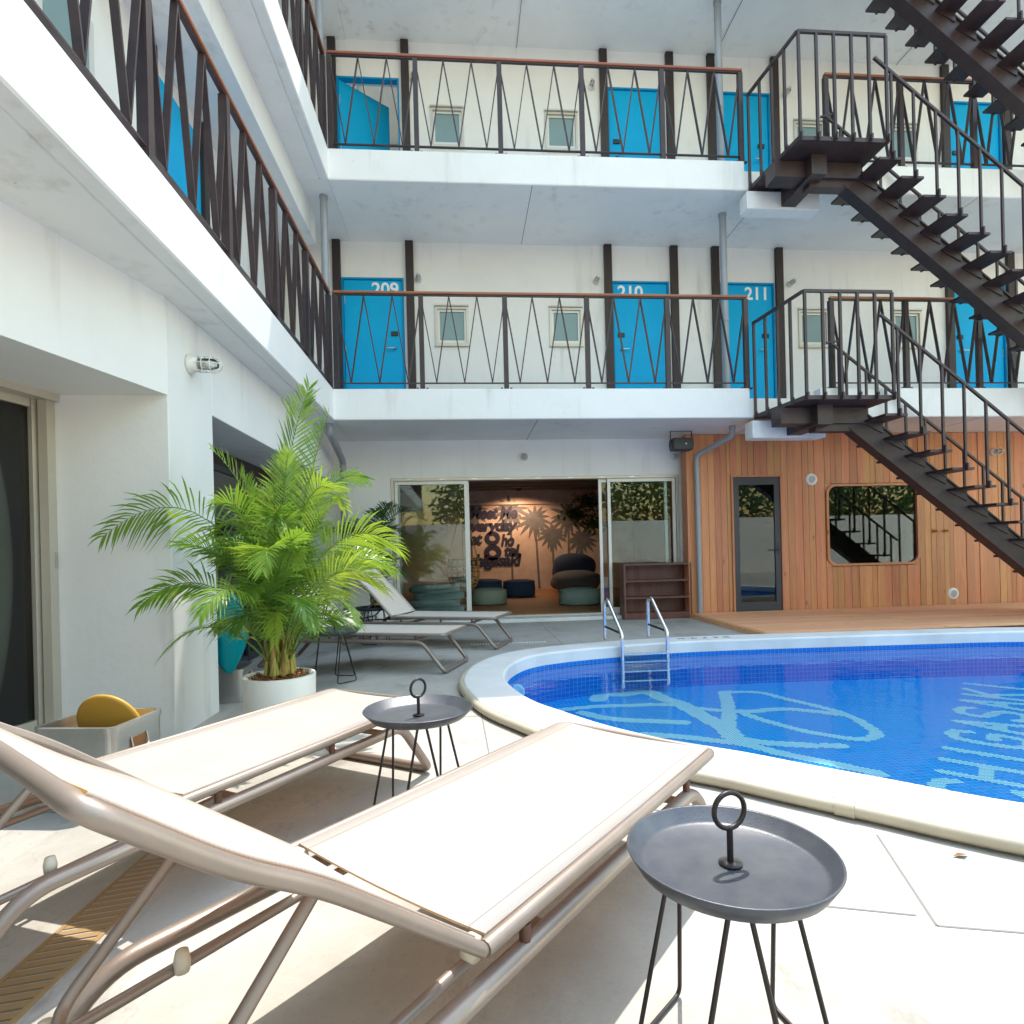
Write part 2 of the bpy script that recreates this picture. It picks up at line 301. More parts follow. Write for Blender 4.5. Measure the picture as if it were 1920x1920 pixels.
# ---------------------------------------------------------------- mesh helpers
class MB:
    def __init__(s): s.v = []; s.f = []; s.sm = []
    def add(s, vs, fs, smooth=False):
        o = len(s.v); s.v += [tuple(p) for p in vs]
        for f in fs: s.f.append([i + o for i in f]); s.sm.append(smooth)
        return s
    def box(s, x0, x1, y0, y1, z0, z1):
        x0, x1 = min(x0, x1), max(x0, x1); y0, y1 = min(y0, y1), max(y0, y1); z0, z1 = min(z0, z1), max(z0, z1)
        vs = [(x0, y0, z0), (x1, y0, z0), (x1, y1, z0), (x0, y1, z0), (x0, y0, z1), (x1, y0, z1), (x1, y1, z1), (x0, y1, z1)]
        return s.add(vs, [(0, 3, 2, 1), (4, 5, 6, 7), (0, 1, 5, 4), (1, 2, 6, 5), (2, 3, 7, 6), (3, 0, 4, 7)])
    def bar(s, a, b, w, h, up=(0, 0, 1)):
        """rectangular bar from a to b, w across, h along up"""
        a, b = Vector(a), Vector(b); d = (b - a).normalized(); up = Vector(up)
        sd_ = d.cross(up)
        if sd_.length < 1e-4: sd_ = d.cross(Vector((1, 0, 0)))
        sd_.normalize(); u = sd_.cross(d).normalized(); sd_ *= w / 2; u *= h / 2
        vs = [a - sd_ - u, a + sd_ - u, a + sd_ + u, a - sd_ + u, b - sd_ - u, b + sd_ - u, b + sd_ + u, b - sd_ + u]
        return s.add(vs, [(0, 1, 2, 3), (7, 6, 5, 4), (0, 4, 5, 1), (1, 5, 6, 2), (2, 6, 7, 3), (3, 7, 4, 0)])
    def tube(s, path, r, n=8, closed=False, caps=True, rz=None):
        P = [Vector(p) for p in path]; k = len(P); rings = []
        prev = None
        for i in range(k):
            if closed: t = P[(i + 1) % k] - P[i - 1]
            else: t = P[min(i + 1, k - 1)] - P[max(i - 1, 0)]
            t.normalize()
            if prev is None:
                a = Vector((0, 0, 1)) if abs(t.z) < .9 else Vector((1, 0, 0))
                nrm = (a - t * a.dot(t)).normalized()
            else:
                nrm = prev - t * prev.dot(t)
                nrm = nrm.normalized() if nrm.length > 1e-5 else prev
            prev = nrm; bn = t.cross(nrm)
            rr = r[i] if isinstance(r, (list, tuple)) else r
            rr2 = rr if rz is None else rz
            rings.append([P[i] + nrm * math.cos(2 * math.pi * j / n) * rr2 + bn * math.sin(2 * math.pi * j / n) * rr for j in range(n)])
        vs = [p for q in rings for p in q]; fs = []
        for i in range(k if closed else k - 1):
            a = i * n; b = ((i + 1) % k) * n
            for j in range(n): fs.append((a + j, a + (j + 1) % n, b + (j + 1) % n, b + j))
        s.add(vs, fs, True)
        if caps and not closed:
            s.add(rings[0], [tuple(range(n))[::-1]]); s.add(rings[-1], [tuple(range(n))])
        return s
    def lathe(s, prof, n=32, c=(0, 0, 0), smooth=True):
        vs = []; fs = []
        for (r, z) in prof:
            for j in range(n):
                a = 2 * math.pi * j / n; vs.append((c[0] + r * math.cos(a), c[1] + r * math.sin(a), c[2] + z))
        for i in range(len(prof) - 1):
            for j in range(n):
                fs.append((i * n + j, i * n + (j + 1) % n, (i + 1) * n + (j + 1) % n, (i + 1) * n + j))
        s.add(vs, fs, smooth); return s
    def prism(s, poly, axis, a, b):
        """poly of 2-D points extruded along axis from a to b; axis X: (y,z), Y: (x,z), Z: (x,y)"""
        mk = {'X': lambda p, t: (t, p[0], p[1]), 'Y': lambda p, t: (p[0], t, p[1]), 'Z': lambda p, t: (p[0], p[1], t)}[axis]
        n = len(poly); vs = [mk(p, a) for p in poly] + [mk(p, b) for p in poly]
        fs = [tuple(range(n))[::-1], tuple(range(n, 2 * n))]
        for i in range(n): fs.append((i, (i + 1) % n, n + (i + 1) % n, n + i))
        return s.add(vs, fs)
    def mesh(s, name, mt, recalc=True):
        me = bpy.data.meshes.new(name); me.from_pydata(s.v, [], s.f)
        for p, q in zip(me.polygons, s.sm): p.use_smooth = q
        if mt: me.materials.append(mt)
        if recalc:
            bm = bmesh.new(); bm.from_mesh(me); bmesh.ops.recalc_face_normals(bm, faces=bm.faces); bm.to_mesh(me); bm.free()
        me.update(); return me
    def build(s, name, mt, parent=None, bevel=0, seg=2, recalc=True):
        o = bpy.data.objects.new(name, s.mesh(name, mt, recalc)); COL.objects.link(o)
        if parent: o.parent = parent
        if bevel:
            b = o.modifiers.new('bevel', 'BEVEL'); b.width = bevel; b.segments = seg; b.limit_method = 'ANGLE'; b.angle_limit = R(50)
        return o
def tag(o, label=None, cat=None, group=None, kind=None):
    for k, v in (('label', label), ('category', cat), ('group', group), ('kind', kind)):
        if v: o[k] = v
    return o
def thing(name, label, cat, loc=(0, 0, 0), rz=0, group=None):
    o = bpy.data.objects.new(name, None); COL.objects.link(o); o.location = loc; o.rotation_euler = (0, 0, rz)
    o.empty_display_size = .1
    return tag(o, label, cat, group)
def children(o): return [c for c in bpy.data.objects if c.parent == o]
def copy_tree(o, kids, parent=None):
    c = o.copy(); COL.objects.link(c)
    if parent: c.parent = parent
    for ch in kids.get(o.name, []): copy_tree(ch, kids, c)
    return c
def kidmap():
    k = {}
    for o in bpy.data.objects:
        if o.parent: k.setdefault(o.parent.name, []).append(o)
    return k
def inst(o, parent, loc=None, rot=None, name=None):
    """another object that shares o's mesh"""
    c = o.copy(); COL.objects.link(c); c.parent = parent
    if loc is not None: c.location = loc
    if rot is not None: c.rotation_euler = rot
    return c
def text_mesh(txt, size, extrude, mt, name, parent, mw, shear=0, bold=0, spacing=1., align='LEFT'):
    cu = bpy.data.curves.new('tmp', 'FONT'); cu.body = txt; cu.size = size; cu.extrude = extrude; cu.shear = shear; cu.offset = bold
    cu.space_character = spacing; cu.align_x = align; cu.resolution_u = 4
    ob = bpy.data.objects.new('tmp', cu); COL.objects.link(ob)
    dg = bpy.context.evaluated_depsgraph_get(); me = bpy.data.meshes.new_from_object(ob.evaluated_get(dg)); me.name = name
    bpy.data.objects.remove(ob); bpy.data.curves.remove(cu)
    me.materials.clear(); me.materials.append(mt)
    me.transform(mw)
    o = bpy.data.objects.new(name, me); COL.objects.link(o); o.parent = parent
    return o
def facing_south(x, y, z):      # text plane on a wall that looks towards -Y
    return Matrix.Translation((x, y, z)) @ Matrix.Rotation(R(90), 4, 'X')
def rounded(pts, rad, n=5):
    """polyline with its inner corners rounded"""
    P = [Vector(p) for p in pts]; out = [P[0]]
    for i in range(1, len(P) - 1):
        a, b, c = P[i - 1], P[i], P[i + 1]
        r = min(rad, (a - b).length * .49, (c - b).length * .49)
        p = b + (a - b).normalized() * r; q = b + (c - b).normalized() * r
        for k in range(n + 1):
            t = k / n; out.append(p * (1 - t) ** 2 + b * 2 * t * (1 - t) + q * t * t)
    out.append(P[-1]); return out
def spline(pts, per=8, closed=False):
    P = [Vector((*p, 0)) if len(p) == 2 else Vector(p) for p in pts]; k = len(P); out = []
    rng = range(k) if closed else range(k - 1)
    for i in rng:
        p0 = P[(i - 1) % k] if closed or i > 0 else P[0]; p1 = P[i]; p2 = P[(i + 1) % k]
        p3 = P[(i + 2) % k] if closed or i + 2 < k else P[-1]
        for j in range(per):
            t = j / per
            out.append(.5 * ((2 * p1) + (p2 - p0) * t + (2 * p0 - 5 * p1 + 4 * p2 - p3) * t * t + (3 * p1 - p0 - 3 * p2 + p3) * t ** 3))
    if not closed: out.append(P[-1])
    return out
def wall_holes(mb, axis_x, x0, x1, z0, z1, holes, y0, y1):
    """wall in the XZ plane between y0 (front) and y1 (back) with rectangular openings"""
    xs = sorted({x0, x1, *[h[0] for h in holes], *[h[1] for h in holes]}); zs = sorted({z0, z1, *[h[2] for h in holes], *[h[3] for h in holes]})
    xs = [x for x in xs if x0 <= x <= x1]; zs = [z for z in zs if z0 <= z <= z1]
    solid = {}
    for i in range(len(xs) - 1):
        for j in range(len(zs) - 1):
            cx, cz = (xs[i] + xs[i + 1]) / 2, (zs[j] + zs[j + 1]) / 2
            solid[i, j] = not any(h[0] < cx < h[1] and h[2] < cz < h[3] for h in holes)
    idx = {}
    def V(x, y, z):
        k = (x, y, z)
        if k not in idx: idx[k] = len(mb.v); mb.v.append(k)
        return idx[k]
    def F(*q): mb.f.append([V(*p) for p in q]); mb.sm.append(False)
    for (i, j), s_ in solid.items():
        if not s_: continue
        a, b, c, d = xs[i], xs[i + 1], zs[j], zs[j + 1]
        F((a, y0, c), (b, y0, c), (b, y0, d), (a, y0, d)); F((a, y1, c), (a, y1, d), (b, y1, d), (b, y1, c))
        if not solid.get((i - 1, j)): F((a, y0, c), (a, y0, d), (a, y1, d), (a, y1, c))
        if not solid.get((i + 1, j)): F((b, y0, c), (b, y1, c), (b, y1, d), (b, y0, d))
        if not solid.get((i, j - 1)): F((a, y0, c), (a, y1, c), (b, y1, c), (b, y0, c))
        if not solid.get((i, j + 1)): F((a, y0, d), (b, y0, d), (b, y1, d), (a, y1, d))

# ================================================================ GROUND AND POOL
POOL = [(.31, 4.80), (.345, 4.40), (.45, 3.99), (.61, 3.68), (.79, 3.37), (1.0, 3.11), (1.19, 2.94), (1.375, 2.79), (1.56, 2.61), (1.79, 2.40), (1.98, 2.22),
        (2.16, 2.08), (2.6, 1.80), (3.3, 1.5), (4.3, 1.4), (5.6, 1.7), (6.8, 2.5), (7.6, 3.7), (7.7, 4.8), (7.1, 5.7), (6.14, 6.03), (4.83, 6.13),
        (3.03, 6.20), (2.18, 6.17), (1.48, 6.04), (.985, 5.89), (.63, 5.68), (.40, 5.28)]
ring = spline(POOL, 6, True)
def offset(loop, d):
    n = len(loop); out = []
    for i in range(n):
        t = (loop[(i + 1) % n] - loop[i - 1]).normalized()
        out.append(loop[i] + Vector((-t.y, t.x, 0)) * -d)     # loop runs clockwise seen from above on its left flank: outward
    return out
_test = offset(ring, .3)
if _test[0].x > ring[0].x:
    _off = offset
    def offset(loop, d): return _off(loop, -d)
# ground sheet with the pool cut out; it falls gently towards the gutter along the left wing
bm = bmesh.new()
def loop_edges(pts, z=0.):
    vs = [bm.verts.new((p[0], p[1], z)) for p in pts]
    return [bm.edges.new((vs[i], vs[(i + 1) % len(vs)])) for i in range(len(vs))], vs
GX = -1.0
e1, v1 = loop_edges([(GX, -60), (70, -60), (70, 60), (GX, 60)]); e2, v2 = loop_edges(offset(ring, .15))
bmesh.ops.triangle_fill(bm, use_beauty=True, edges=e1 + e2)
a0, a1 = v1[0], v1[3]
b0, b1 = bm.verts.new((-1.85, -60, -.115)), bm.verts.new((-1.85, 60, -.115)); c0, c1 = bm.verts.new((-60, -60, -.125)), bm.verts.new((-60, 60, -.125))
bm.faces.new((a0, a1, b1, b0)); bm.faces.new((b0, b1, c1, c0))
bmesh.ops.recalc_face_normals(bm, faces=bm.faces)
me = bpy.data.meshes.new('ground'); bm.to_mesh(me); bm.free(); me.materials.append(M['concrete'])
ground = bpy.data.objects.new('ground', me); COL.objects.link(ground); tag(ground, 'pale grey concrete courtyard floor around the pool', kind='structure')
def gz(x): return 0. if x > GX else max(-.115, -.115 * (GX - x) / .85)
# saw-cut joints in the slab
for a, b in (((.09, 3.95), (.12, 2.6)), ((-.60, 3.86), (.085, 3.90)), ((1.115, 9.05), (1.118, 6.62)), ((-.95, 6.80), (1.11, 6.74)), ((.118, 2.6), (1.1, 2.25)),
             ((1.50, 2.06), (1.30, 1.55)), ((1.30, 1.55), (2.6, 1.2)), ((.9, 1.72), (1.28, 1.6)), ((-.95, 1.1), (.6, .9)), ((-.2, .9), (-.35, -1.5)), ((1.118, 6.5), (3.4, 6.62))):
    p, q = Vector((*a, .0015)), Vector((*b, .0015)); d = (q - p).normalized(); s_ = Vector((-d.y, d.x, 0)) * .004
    MB().add([p - s_, q - s_, q + s_, p + s_], [(0, 1, 2, 3)]).build('joint', M['joint'], ground)
# linear drain by the sliding doors: a row of pale slots
dr = MB()
for k in range(26): dr.box(.05 + k * .035, .07 + k * .035, 6.93, 6.99, .0005, .006)
tag(dr.build('drain_slots', M['coping'], ground), kind='stuff')

pool = thing('swimming_pool', 'rounded swimming pool with white coping and blue mosaic', 'pool', (0, 0, 0))
prof = [(0, -.05), (0, .052), (.006, .064), (.018, .07), (.32, .07), (.333, .066), (.34, .055), (.34, -.02)]
loops = [[Vector((p.x, p.y, z)) for p in offset(ring, d)] for d, z in prof]
mb = MB(); n = len(ring)
vs = [p for l in loops for p in l]; fs = []
for k in range(len(prof) - 1):
    for i in range(n): fs.append((k * n + i, k * n + (i + 1) % n, (k + 1) * n + (i + 1) % n, (k + 1) * n + i))
mb.add(vs, fs, False); cop = mb.build('coping', M['coping'], pool)
# the pool wall and floor
FZ = -.42
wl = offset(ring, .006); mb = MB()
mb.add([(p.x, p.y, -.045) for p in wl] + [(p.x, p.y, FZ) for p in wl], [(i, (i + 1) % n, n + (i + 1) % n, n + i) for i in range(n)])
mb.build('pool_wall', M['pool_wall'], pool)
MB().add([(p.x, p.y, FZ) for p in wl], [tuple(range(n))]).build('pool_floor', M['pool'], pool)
water = MB().add([(p.x, p.y, -.075) for p in offset(ring, .003)], [tuple(range(n))]).build('water', M['water'])
if water.data.polygons[0].normal.z < 0: water.data.flip_normals()
tag(water, 'still clear water filling the blue pool', kind='structure')
# lettering laid in lighter mosaic tiles on the pool floor
STROKES = [([(1.3, 5.8), (1.4, 5.99), (1.61, 5.97), (1.76, 6.02), (1.9, 6.0), (1.94, 5.75), (2.04, 5.51), (2.06, 5.24), (2.09, 4.94), (2.11, 4.67), (2.08, 4.48)], .12),
    ([(.9, 5.49), (1.2, 5.54), (1.56, 5.53), (1.92, 5.49), (2.14, 5.31), (2.53, 5.15), (2.86, 5.17), (3.09, 5.06), (3.26, 4.92)], .075),
    ([(1.06, 5.35), (1.19, 5.17), (1.4, 5.05), (1.85, 4.91)], .085),
    ([(1.43, 4.64), (1.7, 4.53), (1.9, 4.41), (2.08, 4.3), (2.24, 4.07), (2.45, 3.85), (2.65, 3.61)], .08),
    ([(2.63, 5.83), (2.5, 5.49), (2.33, 5.08), (2.17, 4.75), (2.1, 4.47), (2.24, 4.31), (2.55, 4.19)], .085),
    ([(2.65, 5.87), (2.97, 5.79), (3.11, 5.48), (3.27, 5.12), (3.31, 4.86), (3.27, 4.57), (3.2, 4.37), (3.05, 4.27), (2.92, 4.3), (2.73, 4.48), (2.6, 4.71), (2.49, 5.0), (2.46, 5.17)], .065),
    ([(2.65, 4.17), (2.76, 4.15)], .075)]
GLY = {'C': [[(1, .85), (.8, 1), (.3, 1), (0, .8), (0, .2), (.3, 0), (.8, 0), (1, .15)]], 'H': [[(0, 0), (0, 1)], [(1, 0), (1, 1)], [(0, .5), (1, .5)]], 'I': [[(.5, 0), (.5, 1)]],
       'G': [[(1, .8), (.8, 1), (.3, 1), (0, .75), (0, .25), (.3, 0), (.85, 0), (1, .2), (1, .45), (.55, .45)]], 'A': [[(0, 0), (.5, 1), (1, 0)], [(.22, .38), (.78, .38)]],
       'S': [[(1, .85), (.75, 1), (.25, 1), (0, .8), (.1, .6), (.9, .4), (1, .2), (.75, 0), (.25, 0), (0, .15)]], 'K': [[(0, 0), (0, 1)], [(1, 1), (0, .42)], [(.3, .6), (1, 0)]]}
adv = Vector((.707, .707)); upv = Vector((-.707, .707)); top4 = Vector((4.05, 4.56))
for i, ch in enumerate('CHIGASAKI'):
    org = top4 + adv * ((i - 4) * .42 - .12) - upv * .44
    for pl in GLY[ch]:
        STROKES.append(([tuple(org + adv * x * .27 + upv * y * .44) for x, y in pl], .06))
for pl in ([(5.6, 3.2), (5.3, 3.9), (5.9, 4.6), (6.4, 4.2), (6.0, 3.4), (5.5, 3.0)],): STROKES.append((pl, .08))
T = .0225; cells = set()
for pl, hw in STROKES:
    P = spline(pl, 10) if len(pl) > 4 and hw > .05 else [Vector((*a, 0)).lerp(Vector((*b, 0)), t / 24) for a, b in zip(pl, pl[1:]) for t in range(25)]
    for p in P:
        r_ = hw / 2 * 1.5
        for ix in range(int((p.x - r_) / T) - 1, int((p.x + r_) / T) + 2):
            for iy in range(int((p.y - r_) / T) - 1, int((p.y + r_) / T) + 2):
                if (Vector(((ix + .5) * T, (iy + .5) * T, 0)) - Vector((p.x, p.y, 0))).length < r_: cells.add((ix, iy))
mb = MB()
for ix, iy in sorted(cells):
    x, y = ix * T, iy * T
    mb.add([(x + .004, y + .004, FZ + .003), (x + T, y + .004, FZ + .003), (x + T, y + T, FZ + .003), (x + .004, y + T, FZ + .003)], [(0, 1, 2, 3)])
tag(mb.build('lettering', M['letter'], pool, recalc=False), 'pale cyan script and capital letters in mosaic', kind='stuff')
# depth mark on the far coping: small dark characters
for k, ch in enumerate('DEPTH'):
    text_mesh(ch, .11, .001, M['joint'], 'depth_mark', pool, Matrix.Translation((2.95 - k * .13, 6.42, .0715)) @ Matrix.Rotation(R(180), 4, 'Z'))
for x, y in ((.55, 4.9),):     # return inlet on the wall
    MB().lathe([(.0, 0), (.05, 0), (.07, .004), (.075, .0)], 20, (0, 0, 0)).build('inlet', M['letter'], pool).matrix_local = Matrix.Translation((.45, 5.35, -.2)) @ Matrix.Rotation(R(90), 4, 'X')
# beige pipe that follows the near edge of the coping
pl = [(p.x, p.y, .036) for p in offset(ring, .352)]
i0 = min(range(n), key=lambda i: (Vector(pl[i]) - Vector((.1, 5.9, 0))).length); i1 = min(range(n), key=lambda i: (Vector(pl[i]) - Vector((3.2, 1.1, 0))).length)
seq = [(i0 + k) % n for k in range(n)]; seq = seq[:seq.index(i1) + 1]
if len(seq) > n * .6: seq = [(i0 - k) % n for k in range(n)]; seq = seq[:seq.index(i1) + 1]
hose = thing('edging_pipe', 'beige pipe lying along the near edge of the pool coping', 'pipe')
MB().tube([pl[i] for i in seq], .0275, 12).build('pipe', M['beige_pipe'], hose)
j = min(seq, key=lambda i: (Vector(pl[i]) - Vector((1.49, 2.2, 0))).length); dj = (Vector(pl[(j + 1) % n]) - Vector(pl[j])).normalized() * .035
MB().tube([Vector(pl[j]) - dj, Vector(pl[j]) + dj], .033, 14).build('coupling', M['beige_pipe'], hose)

# ---------------------------------------------------------------- pool ladder
lad = thing('pool_ladder', 'polished steel ladder with two handrails at the far pool edge', 'ladder', (0, 0, 0))
for x0, y0, x1, y1 in ((1.565, 6.52, 1.625, 6.03), (2.085, 6.58, 2.135, 6.10)):
    path = rounded([(x0, y0, .07), (x0, y0, .50), (x0 + .012, y0 - .10, .535), (x1, y1, .20), (x1, y1, -.36)], .05)
    MB().tube(path, .021, 12).build('handrail', M['steel'], lad)
    MB().tube([(x0, y0, .22), (x1, y1, .20)], .013, 8).build('crossbar', M['black'], lad)
for z in (-.02, -.10, -.20, -.30):
    MB().box(1.625, 2.135, 6.03, 6.09, z - .008, z + .008).build('tread', M['steel'], lad)

# ================================================================ BACK WING
Y_W, Y_B, Y_G = 9.25, 7.74, 9.17
ST = 3.115
def slab_profile(k, kerb=True):
    z0 = 2.845 + k * ST; t = 3.25 + k * ST; fl = 3.10 + k * ST
    if kerb: return [(Y_B, z0 + .012), (Y_B + .012, z0), (Y_W + .02, z0), (Y_W + .02, fl), (Y_B + .16, fl), (Y_B + .16, t), (Y_B + .01, t), (Y_B, t - .01)]
    return [(Y_B + .004, z0 + .012), (Y_B + .016, z0), (Y_W + .02, z0), (Y_W + .02, fl + .01), (Y_B + .004, fl + .01)]
back = thing('hotel_back_wing', 'white three storey hotel wing with blue doors behind the pool', 'building')
XE = 13.0
for k in range(3):
    if k < 2:
        for a, b, kb in ((-1.63, 3.95, True), (3.95, 4.97, False), (4.97, XE, True)):
            MB().prism(slab_profile(k, kb), 'X', a, b).build('balcony_slab', M['white'], back)
    else:
        z0 = 2.845 + k * ST
        MB().prism([(Y_B, z0), (16, z0 + .1), (16, z0 + .4), (Y_B, z0 + .4)], 'X', -1.63, XE).build('roof_slab', M['white'], back)
    z0 = 2.845 + k * ST
    for a, b in ((1.02 + .0, None), (4.25, None), (7.4, None), (10.5, None)):
        MB().box(a, a + .009, Y_B + .02, Y_W, z0 - .0015, z0 + .002).build('joint', M['joint'], back)
def in_(a, b): return (a, b)
DOORS = [(-1.79, -.835, '209', 'R'), (2.467, 3.41, '210', 'L'), (4.25, 5.185, '211', 'R'), (8.307, 9.275, '', 'L'), (9.9, 10.85, '', 'R')]
WINS = [(-.36, .16), (1.445, 1.975), (5.585, 6.10), (7.22, 7.74), (11.4, 11.9)]
POSTS = [-1.85, -.735, 2.405, 3.49, 4.18, 5.258, 8.24, 9.345, 9.83, 10.92]
for k in range(2):
    f0 = 3.10 + k * ST; dz = k * ST
    holes = [(a, b, f0, 5.40 + dz) for a, b, *_ in DOORS] + [(a, b, 4.35 + dz, 4.955 + dz) for a, b in WINS]
    mb = MB(); wall_holes(mb, 'X', -2.75, XE, f0, 5.98 + dz, holes, Y_W, Y_W + .18); mb.build('upper_wall', M['white'], back)
    for x in POSTS: MB().box(x - .06, x + .06, Y_W - .06, Y_W + .02, f0, 5.967 + dz).build('pilaster', M['pilaster'], back)
    for i, (a, b, num, hand) in enumerate(DOORS):
        op = (k == 1 and i == 0)
        fm = MB(); wall_holes(fm, 'X', a, b, f0, 5.40 + dz, [(a + .028, b - .028, f0, 5.372 + dz)], Y_W - .006, Y_W + .10); fm.build('door_frame', M['blue_frame'], back)
        mb = MB().box(0, b - a - .062, 0, .045, .008, 2.268)
        d = mb.build('door', M['blue'], back, bevel=.003); d.location = (a + .031, Y_W + .022, f0)
        if op: d.rotation_euler = (0, 0, R(38))
        s_ = -1 if hand == 'R' else 1; hx = (b - a - .19) if hand == 'R' else .11
        MB().tube(rounded([(hx, 0, 1.20), (hx, -.055, 1.20), (hx + s_ * .12, -.055, 1.20)], .02), .011, 8).lathe([(0, -.003), (.026, -.003), (.026, .006), (0, .006)], 16, (hx, 0, 1.2)).build('handle', M['silver'], d)
        MB().box(hx - .055, hx + .055, -.022, 0, 1.40, 1.47).build('lock', M['black'], d, bevel=.006)
        ex = .004 if hand == 'R' else b - a - .08
        for hz in (.35, 1.1, 1.9): MB().box(ex, ex + .012, -.006, 0, hz, hz + .14).build('hinge', M['silver'], d)
        if num and k == 0:
            nx = (b - a - .53) if hand == 'R' else .065
            text_mesh(num, .285, .002, M['number'], 'door_number', d, facing_south(nx, -.003, 2.035), bold=.006, spacing=.98)
    for a, b in WINS:
        z0, z1 = 4.35 + dz, 4.955 + dz
        mb = MB(); wall_holes(mb, 'X', a, b, z0, z1, [(a + .035, b - .035, z0 + .035, z1 - .035)], Y_W - .02, Y_W + .10)
        w_ = mb.build('window', M['aluminium'], back)
        mb = MB(); wall_holes(mb, 'X', a + .036, b - .036, z0 + .036, z1 - .036, [(a + .07, b - .07, z0 + .085, z1 - .07)], Y_W + .01, Y_W + .06); mb.build('sash', M['alu_white'], w_)
        MB().box(a + .069, b - .069, Y_W + .03, Y_W + .042, z0 + .084, z1 - .069).build('pane', M['frost'], w_)
        MB().prism([(Y_W - .05, z1 + .005), (Y_W + .001, z1 + .005), (Y_W + .001, z1 + .045), (Y_W - .045, z1 + .03)], 'X', a - .005, b + .005).build('hood', M['alu_white'], w_)
        MB().box(a - .01, b + .01, Y_W - .045, Y_W + .001, z0 - .018, z0 - .003).build('sill', M['aluminium'], w_)
# ground floor: white wall with the wide sliding door opening
SD = (-1.10, 3.46, .06, 2.265)
mb = MB(); wall_holes(mb, 'X', -2.75, 3.56, -.1, 2.85, [(SD[0], SD[1], .055, SD[3])], Y_G, Y_G + .2); mb.build('ground_wall', M['white'], back)
mb = MB(); wall_holes(mb, 'X', SD[0], SD[1], SD[2], SD[3], [(SD[0] + .045, SD[1] - .045, SD[2] + .03, SD[3] - .045)], Y_G - .012, Y_G + .13)
fr = mb.build('door_frame', M['aluminium'], back, bevel=.004)
for k in range(8): MB().box(SD[0] + .25 + k * .5, SD[0] + .33 + k * .5, Y_G - .02, Y_G - .0125, SD[3] - .03, SD[3] - .018).build('bracket', M['silver'], fr)
MB().box(SD[0] - .05, SD[1] + .05, Y_G - .16, Y_G - .013, -.02, .052).build('threshold', M['coping'], back, bevel=.008)
def slider(x0, x1, y):
    z0, z1 = SD[2] + .03, SD[3] - .045
    mb = MB(); wall_holes(mb, 'X', x0, x1, z0, z1, [(x0 + .05, x1 - .05, z0 + .075, z1 - .055)], y, y + .035)
    s_ = mb.build('sliding_door', M['alu_white'], back, bevel=.003)
    MB().box(x0 + .049, x1 - .049, y + .014, y + .02, z0 + .074, z1 - .054).build('pane', M['glass'], s_)
    return s_
slider(-1.05, .075, Y_G + .02); slider(-1.02, .10, Y_G + .062)
slider(2.165, 3.29, Y_G + .062); slider(2.30, 3.41, Y_G + .02)
# lounge behind the sliding doors
fl = MB().box(-1.9, 4.6, 9.20, 15.6, -.05, .075).build('floor', M['timber_in']); tag(fl, 'warm wooden floor of the lounge indoors', kind='structure')
cl = MB().box(-1.9, 4.6, 9.38, 15.6, 2.72, 2.80).build('ceiling', M['ceiling_in']); tag(cl, 'brown boarded ceiling of the lounge indoors', kind='structure')
wb = MB().box(-1.9, 4.6, 15.5, 15.65, 0, 2.8).build('wall', M['mural']); tag(wb, 'beige mural wall with palm trees and navy lettering', kind='structure')
for a in (-1.95, 4.55):
    s_ = MB().box(a, a + .1, 9.36, 15.6, 0, 2.8).build('wall', M['ceiling_in']); tag(s_, 'side wall of the lounge indoors', kind='structure')
for k in range(9): MB().box(-1.85, 4.5, 9.75 + k * .62, 9.83 + k * .62, 2.64, 2.719).build('beam', M['ceiling_in'], cl)
MB().box(-1.85, 4.5, 15.44, 15.499, 2.35, 2.42).build('moulding', M['mural'], wb)
YM = 15.492
for txt, x, xe_, z, sz in (('Meet Me', .17, 1.44, 1.99, .44), ('everyday', .02, 1.44, 1.67, .40), ('at', .16, .50, 1.32, .42), ('ho', .98, 1.34, 1.27, .42), ('tel,', 1.06, 1.50, 1.0, .40), ('chigasaki', .12, 1.52, .74, .44)):
    o = text_mesh(txt, sz, .002, M['ink'], 'lettering', wb, Matrix.Identity(4), shear=.22, bold=.018, spacing=.92)
    xs_ = [v.co.x for v in o.data.vertices]; k_ = (xe_ - x) / (max(xs_) - min(xs_))
    o.data.transform(facing_south(x, YM - .008, z) @ Matrix.Diagonal((k_, 1, 1, 1)) @ Matrix.Translation((-min(xs_), 0, 0)))
for cz, ro, ri in ((1.47, .20, .085), (1.09, .23, .095)):
    mb = MB(); vs = []
    for r_ in (ro, ri):
        for k in range(28): vs.append((.76 + r_ * math.cos(k * math.tau / 28), YM - .010, cz + r_ * math.sin(k * math.tau / 28) * .92))
    mb.add(vs, [(k, (k + 1) % 28, 28 + (k + 1) % 28, 28 + k) for k in range(28)]); mb.build('lettering', M['ink'], wb)
